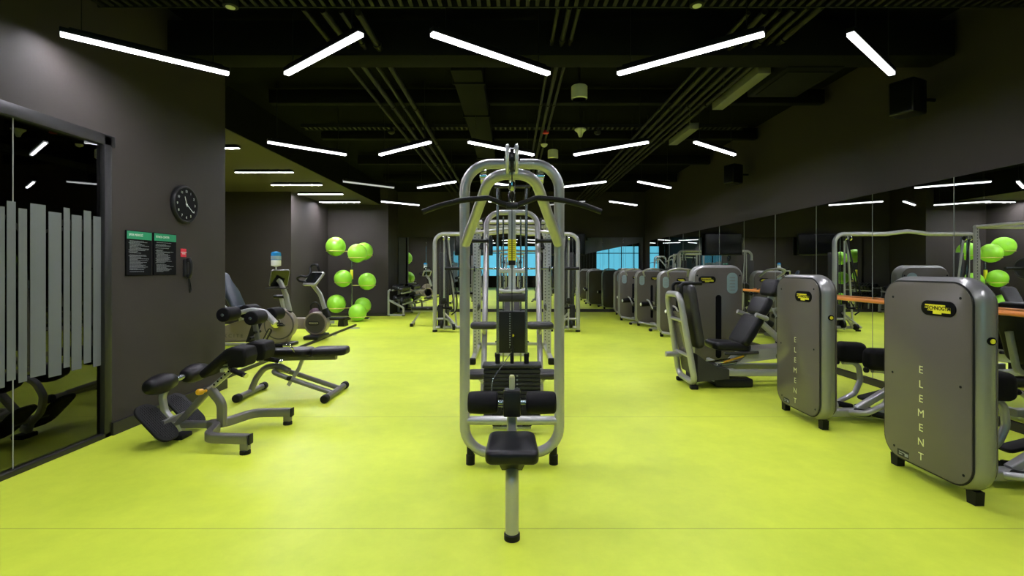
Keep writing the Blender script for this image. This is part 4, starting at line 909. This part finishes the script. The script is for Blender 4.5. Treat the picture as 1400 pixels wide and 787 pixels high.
# ================================================================== ball rack
YP = 13.9; XP = (481-700)*YP/F
br = thing('ball_rack', 'slim upright rack with pale hoops holding green exercise balls', 'ball rack', (XP, YP, 0))
b = MB(); b.cyl((XP, YP, .04), (XP, YP, 2.06), .024, 12); b.build('pole', M_['steel'], br)
b = MB()
for a in (20, 140, 260): b.rtube([(XP, YP, .05), (XP+.48*math.cos(math.radians(a)), YP+.48*math.sin(math.radians(a)), .035)], .06, .05, .01)
b.build('base', M_['plastic'], br)
for a in (20, 140, 260):
    b = MB(); b.lathe([(.035, 0), (.035, .03), (0, .05)], T((XP+.47*math.cos(math.radians(a)), YP+.47*math.sin(math.radians(a)), 0)), 12); b.build('foot', M_['ivory'], br)
b = MB(); b.box((XP, YP-.01, 1.30), (.07, .07, .27), bev=.012); b.build('bracket', M_['yellow'], br)
balls = [(459, 337, 13.80, .275, 'upper left'), (488.5, 346, 13.42, .26, 'top front right'), (497.5, 343.5, 14.15, .26, 'top rear right, half hidden'), (469, 380.5, 13.75, .245, 'middle left'), (502, 384.5, 13.75, .245, 'middle right'), (460, 415, 13.80, .262, 'lower left'), (489, 427, 13.40, .243, 'bottom front'), (496, 417.5, 14.2, .24, 'bottom rear, half hidden')]
for i, (px, py, Y, r, nm) in enumerate(balls):
    p = at(px, py, Y); bl = thing('exercise_ball', 'bright green exercise ball, %s one on the rack' % nm, 'exercise ball', p, 0, 'green exercise balls on the rack')
    b = MB(); b.ball(p, r, 36); b.build('ball', M_['ball'], bl)
    zr = p.z-r*.48; rr = r*math.cos(math.asin(.48))+.010
    b = MB(); b.tube([V((p.x+rr*math.cos(a), Y+rr*math.sin(a), zr)) for a in [2*PI*k/40 for k in range(40)]], .010, 8, closed=True)
    d = V((XP-p.x, YP-Y, 0)); L = d.length; d /= L
    b.tube([V((p.x, Y, zr))+d*rr, V((XP, YP, zr))], .012, 8); b.build('hoop', M_['ring'], br)

# ================================================================== dumbbell rack
dr = thing('dumbbell_rack', 'two tier silver dumbbell rack beside the far left mirror', 'dumbbell rack', (-3.55, 15.6, 0))
XR0, XR1, YR0, YR1 = -3.82, -3.36, 14.95, 16.25
b = MB()
for y in (YR0, YR1):
    b.rtube([(XR0, y, .03), (XR0, y, .78), (XR0+.06, y, .82)], .06, .07, .01, fil=.04); b.rtube([(XR0, y, .50), (XR1, y, .26), (XR1, y, .03)], .06, .06, .01, fil=.05); b.rtube([(XR0, y, .035), (XR1+.04, y, .035)], .06, .06, .01)
b.build('end_frame', M_['metal'], dr)
tiers = [(V((-3.70, 0, .80)), V((-3.42, 0, .70))), (V((-3.70, 0, .47)), V((-3.38, 0, .36)))]
for a, c in tiers:
    b = MB()
    for q in (a, c): b.rtube([(q.x, YR0, q.z), (q.x, YR1, q.z)], .05, .04, .006)
    b.build('shelf_rail', M_['metal'], dr)
for x, y in ((XR0, YR0), (XR1, YR0), (XR0, YR1), (XR1, YR1)):
    b = MB(); b.box((x, y, .015), (.09, .08, .03), bev=.008); b.build('foot', M_['rubber'], dr)
ax = (tiers[0][1]-tiers[0][0]).normalized()
db = thing('dumbbell', 'black dumbbell on the upper tier of the silver rack', 'dumbbell', (0, 0, 0), 0, 'dumbbells on the upper tier')
b = MB(); b.cyl(-ax*.16, ax*.16, .016, 12); b.build('handle', M_['steel'], db, world=False)
for s in (-1, 1):
    b = MB(); b.roll(ax*(s*.055), ax*(s*.165), .072, .012, 12); b.build('head', M_['plate'], db, world=False)
n = 0
for ti, (a, c) in enumerate(tiers):
    for k in range(8):
        y = YR0+.11+k*(YR1-YR0-.22)/7; loc = ((a.x+c.x)/2, y, (a.z+c.z)/2+.102)
        if n == 0: db.location = loc
        else: dup(db, loc, None, 'black dumbbell on the %s tier of the silver rack' % ('upper' if ti == 0 else 'lower'), 'dumbbells on the %s tier' % ('upper' if ti == 0 else 'lower'))
        n += 1
# ================================================================== RIGHT: selectorised machines
# local axes: tower stands at the origin, its width along x, its pin-stack side faces -y, its plain side faces +y
BACKF = frame((-1, 0, 0), (0, 0, 1), (0, 1, 0))   # face that looks towards +y
def stadium_logo(parent, M, w, h):
    b = MB(); b.outline(rrect(w, h, h/2, 8), .008, .002, M, 2); lg = b.build('logo_plate', M_['black'], parent)
    b = MB()
    s = w*.74; hh = h*.33
    pts = [(-s/2, hh*.75), (s*.30, hh*.75), (s*.30, hh*.30), (s/2, hh*.30), (s/2, -hh*.85), (s*.16, -hh*.85), (s*.16, -hh*1.15), (-s*.18, -hh*1.15), (-s*.18, -hh*.55), (-s*.40, -hh*.55), (-s*.40, -hh*.1), (-s/2, -hh*.1)]
    b.prism([M @ V((x, y, .0042)) for x, y in pts], M.to_3x3() @ V((0, 0, 1)), .0006)
    b.build('logo_field', M_['yellow'], lg, smooth=0)
    text('lettering', 'TECHNOGYM', h*.36, M @ T((0, .0, .0054)), M_['black'], lg, ext=.0003, sx=.86, bold=.0008)
def tower(t, W=.76, H=1.335, D=.17, z0=.065, plain=True, slot=True):
    """tower parts under thing t (t sits at the origin while this runs)"""
    zc = z0+H/2
    b = MB(); b.slab(W, H, D, .17, .075, T((0, 0, zc)) @ FRONT, 9, 6); b.build('tower_shell', M_['shell'], t)
    # plain side
    b = MB(); b.slab(W-.075, H-.075, .012, .135, .005, T((0, D/2+.001, zc)) @ BACKF, 9, 2); pf = b.build('rear_panel', M_['panel'], t)
    b = MB(); b.slab(W-.055, H-.055, .006, .145, .002, T((0, D/2-.001, zc)) @ BACKF, 9, 1); b.build('panel_gasket', M_['rubber'], t)
    if plain:
        stadium_logo(pf, T((-.115, D/2+.010, 1.195)) @ BACKF, .255, .098)
        for i, ch in enumerate('ELEMENT'): text('lettering', ch, .072, T((.02, D/2+.0078, .765-.0985*i)) @ BACKF, M_['letter'], pf, ext=.0005)
        b = MB()
        for x, z in ((.26, 1.25), (-.27, 1.27), (.265, .70), (-.27, .72), (.25, .17), (-.29, .18)): b.cyl((x, D/2+.006, z), (x, D/2+.0085, z), .0085, 12)
        b.build('screw', M_['black'], pf)
        b = MB(); b.box((.17, D/2+.0078, .14), (.10, .0012, .045)); rl = b.build('rating_label', M_['plastic'], pf)
        b = MB(); b.box((.18, D/2+.0086, .147), (.05, .0006, .006)); b.box((.19, D/2+.0086, .132), (.03, .0006, .006)); b.box((.14, D/2+.0086, .137), (.03, .0006, .022)); b.build('label_print', M_['ink'], rl)
    # pin-stack side
    b = MB(); b.slab(W-.075, H-.075, .012, .135, .005, T((0, -D/2-.001, zc)) @ FRONT, 9, 2); ff = b.build('front_panel', M_['panel'], t)
    if slot:
        b = MB(); b.slab(.062, .84, .006, .031, .002, T((.04, -D/2-.0085, .63)) @ FRONT, 8, 1); b.build('stack_slot', M_['black'], ff)
    return zc, ff, pf
def feet(t, W=.76):
    for x in (-W/2+.10, W/2-.06):
        b = MB(); b.prism([(x-.028, -.028, .0), (x+.028, -.028, .0), (x+.034, -.028, .085), (x-.034, -.028, .085)], (0, 1, 0), .056); b.build('foot', M_['rubber'], t)
        b = MB()

# -- inner / outer thigh machine (the two near towers)
def thigh_machine(label):
    t = thing('thigh_machine', label, 'gym machine', (0, 0, 0), 0)
    tower(t, D=.15); feet(t)
    b = MB(); b.cyl((-.372, 0, 1.02), (-.388, 0, 1.02), .024, 20)
    b.build('bolt_cap', M_['black'], t); b = MB(); b.lathe([(0, 0), (.015, 0), (.014, .006), (0, .007)], T((-.3875, 0, 1.02)) @ RY(-90), 16); b.build('bolt_badge', M_['yellow'], t)
    b = MB(); b.rtube([(.0, -.05, .07), (.0, -1.35, .07)], .10, .07, .015); b.rtube([(-.36, -1.25, .055), (.36, -1.25, .055)], .07, .06, .012)
    b.rtube([(.0, -.95, .08), (.0, -1.0, .44)], .08, .07, .015, up=V((1, 0, 0))); b.rtube([(0, -.5, .10), (0, -.93, .36)], .06, .06, .012)
    b.build('base_frame', M_['metal'], t)
    for s in (-1, 1):
        b = MB(); b.box((s*.36, -1.25, .03), (.07, .09, .06), bev=.015); b.build('foot', M_['rubber'], t)
        b = MB(); b.tube([(s*.10, -.36, .10), (s*.20, -.46, .12), (s*.20, -.62, .20), (s*.20, -.68, .33), (s*.20, -.66, .515), (s*.20, -.50, .52)], .026, 12, fil=.09); b.build('lever', M_['metal'], t)
        b = MB(); b.roll((s*.20, -.46, .52), (s*.20, -.43, .52), .026, .008, 14); b.build('lever_cap', M_['rubber'], t)
        o = rfillet([(-.14, -.10, 0), (.14, -.12, 0), (.14, .09, 0), (-.13, .10, 0)], .06, 5, closed=True)
        b = MB(); b.outline([(p.x, p.y) for p in o], .15, .05, frame((0, -1, 0), (0, 0, 1), (-1, 0, 0), (s*.20, -.575, .625)), 4); b.build('thigh_pad', M_['foam'], t)
        b = MB(); b.roll((s*.12, -.40, .12), (s*.12, -.54, .09), .028, .008, 14); b.roll((s*.12, -.57, .09), (s*.12, -.72, .06), .028, .008, 14); b.build('foot_peg', M_['rubber'], t)
        b = MB(); b.slab(.12, .30, .03, .04, .012, T((s*.26, -.86, .17)) @ RX(-14), 5, 3); b.build('foot_rest', M_['rubber'], t)
        b = MB(); b.tube([(s*.05, -.95, .20), (s*.26, -.88, .15)], .02, 10); b.build('foot_rest_arm', M_['metal'], t)
        b = MB(); b.tube([(s*.10, -1.05, .42), (s*.28, -1.05, .42), (s*.28, -.86, .55), (s*.28, -.72, .55)], .018, 10, fil=.06); b.build('side_handle', M_['metal'], t)
        b = MB(); b.roll((s*.28, -.86, .55), (s*.28, -.72, .55), .023, .006, 14); b.build('hand_grip', M_['foam'], t)
    b = MB(); b.slab(.38, .40, .09, .09, .035, T((0, -1.0, .49)) @ RX(-4), 6, 4); b.build('seat', M_['vinyl'], t)
    b = MB(); b.slab(.36, .62, .09, .10, .035, T((0, -1.27, .83)) @ RX(14) @ FRONT, 6, 4); b.build('backrest', M_['vinyl'], t)
    b = MB(); b.rtube([(0, -1.05, .42), (0, -1.30, .46), (0, -1.38, .85)], .05, .05, .01, fil=.08, up=V((1, 0, 0))); b.build('back_post', M_['metal'], t)
    return t
t2 = thigh_machine('grey tower machine with black thigh pads, second tower from the front right corner')
t1 = dup(t2, (2.865, 3.265, 0), 90, 'grey tower machine nearest in the front right corner, its logo largest')
t2.location = (2.83, 4.665, 0); t2.rotation_euler = (0, 0, math.radians(90))

# -- seated arm machines in the far row
def row_machine(label, seed=0):
    t = thing('weight_machine', label, 'gym machine', (0, 0, 0), 0)
    zc, ff, pf = tower(t, W=.74, H=1.36, D=.18, plain=False); feet(t, .74)
    stadium_logo(ff, T((.12, -.098, 1.22)) @ FRONT, .20, .08)
    b = MB(); b.outline(rrect(.13, .24, .06, 8), .004, .001, T((-.21, -.0985, 1.17)) @ FRONT, 1); sk = b.build('instruction_sticker', M_['sticker'], ff)
    b = MB()
    for q in range(5): b.box((-.21, -.1008, 1.10+q*.035), (.07, .0006, .012))
    b.build('sticker_print', M_['ink'], sk)
    b = MB(); b.rtube([(.05, -.05, .07), (.05, -1.15, .07)], .10, .07, .015); b.rtube([(-.28, -1.1, .055), (.38, -1.1, .055)], .07, .06, .012); b.rtube([(.05, -.72, .08), (.05, -.76, .45)], .08, .07, .015, up=V((1, 0, 0)))
    b.tube([(-.30, -.12, .10), (-.05, -.30, .07), (.05, -.5, .07)], .03, 10, fil=.1)
    b.build('base_frame', M_['metal'], t)
    for x in (-.28, .38):
        b = MB(); b.box((x, -1.1, .03), (.07, .09, .06), bev=.015); b.build('foot', M_['rubber'], t)
    b = MB(); b.slab(.38, .38, .09, .09, .035, T((.05, -.72, .50)), 6, 4); b.build('seat', M_['vinyl'], t)
    b = MB(); b.slab(.36, .60, .09, .10, .035, T((.05, -.98, .84)) @ RX(10) @ FRONT, 6, 4); b.build('backrest', M_['vinyl'], t)
    b = MB(); b.rtube([(.05, -.78, .43), (.05, -1.02, .46), (.05, -1.07, .9)], .05, .05, .01, fil=.08, up=V((1, 0, 0))); b.build('back_post', M_['metal'], t)
    b = MB(); b.tube([(.20, -.11, .55), (-.02, -.34, .62), (-.18, -.62, .62), (-.40, -.66, .60)], .032, 12, fil=.12); b.build('lever', M_['metal'], t)
    b = MB(); b.roll((-.38, -.66, .60), (-.10, -.63, .62), .062, .02, 20); b.build('roller', M_['foam'], t)
    b = MB(); b.lathe([(0, 0), (.04, 0), (.03, .02), (0, .025)], T((-.385, -.66, .60)) @ RY(-90), 14); b.build('roller_cap', M_['white'], t)
    for s in (-1, 1):
        b = MB(); b.tube([(.05+s*.19, -.80, .50), (.05+s*.26, -.74, .68), (.05+s*.26, -.56, .70)], .018, 10, fil=.06); b.build('side_handle', M_['metal'], t)
    b = MB(); b.tube([(-.15, -.12, 1.28), (-.25, -.30, 1.42), (-.05, -.42, 1.47), (.18, -.34, 1.44), (.24, -.14, 1.30)], .022, 10, fil=.12); b.build('top_arm', M_['metal'], t)
    return t
rm = row_machine('grey tower machine right behind the leg press, first in the far row')
dup(rm, (3.53, 12.43, 0), 0, 'grey tower machine with a black roller, second in the far row')
dup(rm, (3.39, 13.76, 0), 0, 'grey tower machine, third in the far row towards the back mirror')
dup(rm, (3.62, 15.45, 0), 0, 'grey tower machine, last in the far row against the back mirror')
rm.location = (3.50, 10.42, 0)

# -- leg press
lp_ = thing('leg_press_machine', 'leg press machine with three black back pads and tilted foot plate', 'gym machine', (0, 0, 0), 0)
zc, ff, pf = tower(lp_, W=.76, H=1.42, D=.20, z0=.09, plain=False, slot=False); feet(lp_)
stadium_logo(ff, T((-.165, -.108, 1.30)) @ FRONT, .25, .098)
b = MB(); b.outline(rrect(.155, .30, .07, 8), .004, .001, T((.20, -.1085, 1.25)) @ FRONT, 1); sk = b.build('instruction_sticker', M_['sticker'], ff)
b = MB()
for q in range(5): b.box((.20, -.1108, 1.15+q*.045), (.08, .0006, .014))
b.build('sticker_print', M_['ink'], sk)
b = MB(); b.slab(.085, .92, .006, .042, .002, T((.0, -.1085, .62)) @ FRONT, 8, 1); b.build('stack_slot', M_['black'], ff)
b = MB()
for x, z in ((.31, 1.36), (-.31, 1.36), (.31, .62), (.28, .16)): b.cyl((x, -.106, z), (x, -.109, z), .012, 12)
b.build('screw', M_['black'], ff)
for o_ in list(kids(lp_)): pass
lp_.location = (3.0, 7.12, 0)     # from here on the parts are given in room coordinates
YLn, YLf = 5.80, 6.36
Lp = lambda px, py, Y: at(px, py, Y)
# end frame that carries the foot plate: a tall closed loop leaning outwards
c0, c1, c2, c3 = V((2.20, YLn, .075)), V((2.03, YLn+.04, 1.14)), V((2.03, YLf-.04, 1.14)), V((2.20, YLf, .075))
b = MB(); b.tube([c0, c1, c2, c3], .038, 16, fil=[.10, .12, .12, .10], closed=True, fn=7); b.build('end_frame', M_['metal'], lp_)
for y in (YLn+.04, YLf-.04):
    b = MB(); b.box((2.20, y, .025), (.09, .07, .05), bev=.012); b.build('foot', M_['rubber'], lp_)
b = MB(); d = (c1-c0).normalized(); n = d.cross(V((0, 1, 0)))
for f in (.30, .70):
    p = c0.lerp(c1, f); b.cyl(p, p+V((0, YLf-YLn, 0)), .022, 10)
b.build('cross_tube', M_['metal'], lp_)
b = MB(); ud = V((-.17, 0, 1.06)).normalized(); pn = V((0, 1, 0)).cross(ud)
b.slab(.42, .52, .014, .05, .005, frame((0, 1, 0), ud, pn, (2.135, 6.08, .66)), 5, 2); b.build('rear_sheet', M_['panel'], lp_)
b = MB(); b.slab(.50, .80, .11, .10, .045, frame((0, 1, 0), ud, pn, (2.245, 6.10, .87)), 6, 5); b.build('foot_plate', M_['gpad'], lp_)
for y in (YLn+.14, YLf-.12):
    b = MB(); b.tube([(2.09, y, 1.10), (2.075, y, 1.275), (2.34, y+.02, 1.275)], .022, 12, fil=.05); b.build('frame_handle', M_['rubber'], lp_)
b = MB(); b.prism([(2.24, YLn+.02, .09), (2.62, YLn+.02, .13), (2.62, YLn+.02, .245), (2.50, YLn+.02, .265), (2.36, YLn+.02, .33), (2.24, YLn+.02, .42)], (0, 1, 0), .40); b.build('front_cover', M_['gpad'], lp_)
b = MB(); b.slab(.40, .22, .02, .03, .006, frame((0, 1, 0), ud, pn, (2.20, 6.08, .27)), 5, 2); b.build('lower_sheet', M_['gpad'], lp_)
b = MB(); b.tube([(1.98, 6.22, .36), (2.25, 6.22, .36)], .035, 12); b.build('step_bar', M_['metal'], lp_)
b = MB(); b.rtube([(2.60, YLn+.12, .185), (3.60, YLn+.12, .185)], .06, .085, .015); b.rtube([(2.60, YLf-.06, .185), (3.60, YLf-.06, .185)], .06, .085, .015); b.rtube([(2.45, YLf-.1, .10), (2.85, YLf-.1, .13), (2.85, 7.05, .13)], .06, .08, .015); b.tube([(2.48, YLn+.18, .07), (2.52, YLn+.18, .20)], .045, 12); b.rtube([(3.60, YLn+.04, .10), (3.60, YLf+.02, .10)], .08, .10, .02); b.build('base_frame', M_['metal'], lp_)
for y in (YLn+.06, YLf):
    b = MB(); b.box((3.60, y, .025), (.09, .08, .05), bev=.012); b.build('foot', M_['rubber'], lp_)
b = MB(); b.box((2.72, 6.09, .06), (.46, .40, .10), bev=.02); b.build('floor_skid', M_['plastic'], lp_)
for y in (6.0, 6.20):
    b = MB(); b.tube([(2.45, y, .245), (3.50, y, .40)], .016, 10); b.build('slide_rail', M_['chrome'], lp_)
b = MB(); b.roll((2.62, 5.98, .30), (2.86, 5.95, .385), .014, .005, 12); b.build('adjusting_lever', M_['knob'], lp_)
b = MB(); b.prism([(2.78, 5.95, .29), (3.52, 5.95, .38), (3.50, 5.95, .50), (2.96, 5.95, .46)], (0, 1, 0), .30); b.build('carriage', M_['metal'], lp_)
b = MB(); b.roll((3.22, 5.86, .385), (3.42, 5.86, .415), .04, .012, 16); b.build('carriage_roller', M_['rubber'], lp_)
b = MB(); b.tube([(2.60, 5.92, .415), (3.02, 5.92, .43)], .020, 10); b.build('seat_handle', M_['gpad'], lp_)
o = rfillet([(-.24, -.20, 0), (.24, -.19, 0), (.24, .19, 0), (-.24, .20, 0)], .09, 6, closed=True)
b = MB(); b.outline([(p.x, p.y) for p in o], .10, .042, T((2.72, 6.10, .495)) @ RY(3), 5); b.build('seat', M_['vinyl'], lp_)
for nm, p, u, w, h in (('lower_back_pad', (2.955, 6.10, .685), (.52, 0, .855), .44, .42), ('upper_back_pad', (3.13, 6.10, .985), (.46, 0, .89), .40, .24), ('head_pad', (3.275, 6.10, 1.215), (.30, 0, .95), .36, .22)):
    u = V(u).normalized(); nn = V((0, 1, 0)).cross(u); b = MB(); b.slab(w, h, .105, .06, .04, frame((0, 1, 0), u, nn, p), 6, 5); b.build(nm, M_['vinyl'], lp_)
b = MB(); b.rtube([(2.93, 6.10, .47), (3.05, 6.10, .64), (3.22, 6.10, .97), (3.35, 6.10, 1.26)], .08, .05, .01, fil=.1, up=V((0, 1, 0))); b.tube([(3.12, 6.10, .80), (3.32, 6.10, .62), (3.50, 6.10, .42)], .04, 12, fil=.05); b.build('back_post', M_['metal'], lp_)
b = MB()
for y in (5.86, 6.34): b.tube([(3.14, 6.10, .83), (3.10, y, .85), (2.96, y, .90)], .028, 12, fil=.05)
b.build('side_handle', M_['metal'], lp_)
for y in (5.86, 6.34):
    b = MB(); b.roll((3.33, y, .76), (3.42, y, .72), .045, .015, 14); b.build('side_knob', M_['rubber'], lp_)
# -- ballet barre along the right mirrors
ba = thing('ballet_barre', 'long orange wooden barre fixed along the right wall mirrors', 'barre', (4.36, 5.3, 1.065))
b = MB(); b.roll((4.36, 1.2, 1.065), (4.36, 9.3, 1.065), .024, .01, 16); b.build('rail', M_['wood'], ba)
for y in (1.6, 3.0, 5.35, 7.7, 9.1):
    b = MB(); b.tube([(4.36, y, 1.04), (4.40, y, .99), (4.500, y, .99)], .012, 8, fil=.03); b.tube([(4.36, y-.03, 1.065), (4.36, y+.03, 1.065)], .028, 14); b.lathe([(.035, 0), (.035, .01), (0, .01)], T((4.504, y, .99)) @ RY(-90), 14); b.build('bracket', M_['rubber'], ba)
# ================================================================== camera, daylight, view
cam = bpy.data.cameras.new('camera'); co = bpy.data.objects.new('camera', cam); COL.objects.link(co)
co.location = (0, 0, CAMH); co.rotation_euler = (PI/2, 0, 0)
cam.sensor_width = 36; cam.sensor_fit = 'HORIZONTAL'; cam.lens = 36*F/1400; cam.shift_x = 0; cam.shift_y = -(393.5-HOR)/1400
cam.clip_start = .05; cam.clip_end = 200
scene.camera = co
wd = bpy.data.worlds.new('daylight'); scene.world = wd; wd.use_nodes = True
bg = wd.node_tree.nodes['Background']; bg.inputs['Color'].default_value = (.15, .62, .85, 1); bg.inputs['Strength'].default_value = WORLD
scene.view_settings.view_transform = 'Standard'; scene.view_settings.look = 'None'; scene.view_settings.gamma = 1; scene.view_settings.exposure = EXPO
scene.view_settings.use_curve_mapping = False
cy_ = scene.cycles; cy_.use_denoising = True; cy_.max_bounces = 10; cy_.diffuse_bounces = 4; cy_.glossy_bounces = 6; cy_.transparent_max_bounces = 8
cy_.sample_clamp_indirect = 12; cy_.blur_glossy = .5; cy_.caustics_reflective = True; cy_.caustics_refractive = False
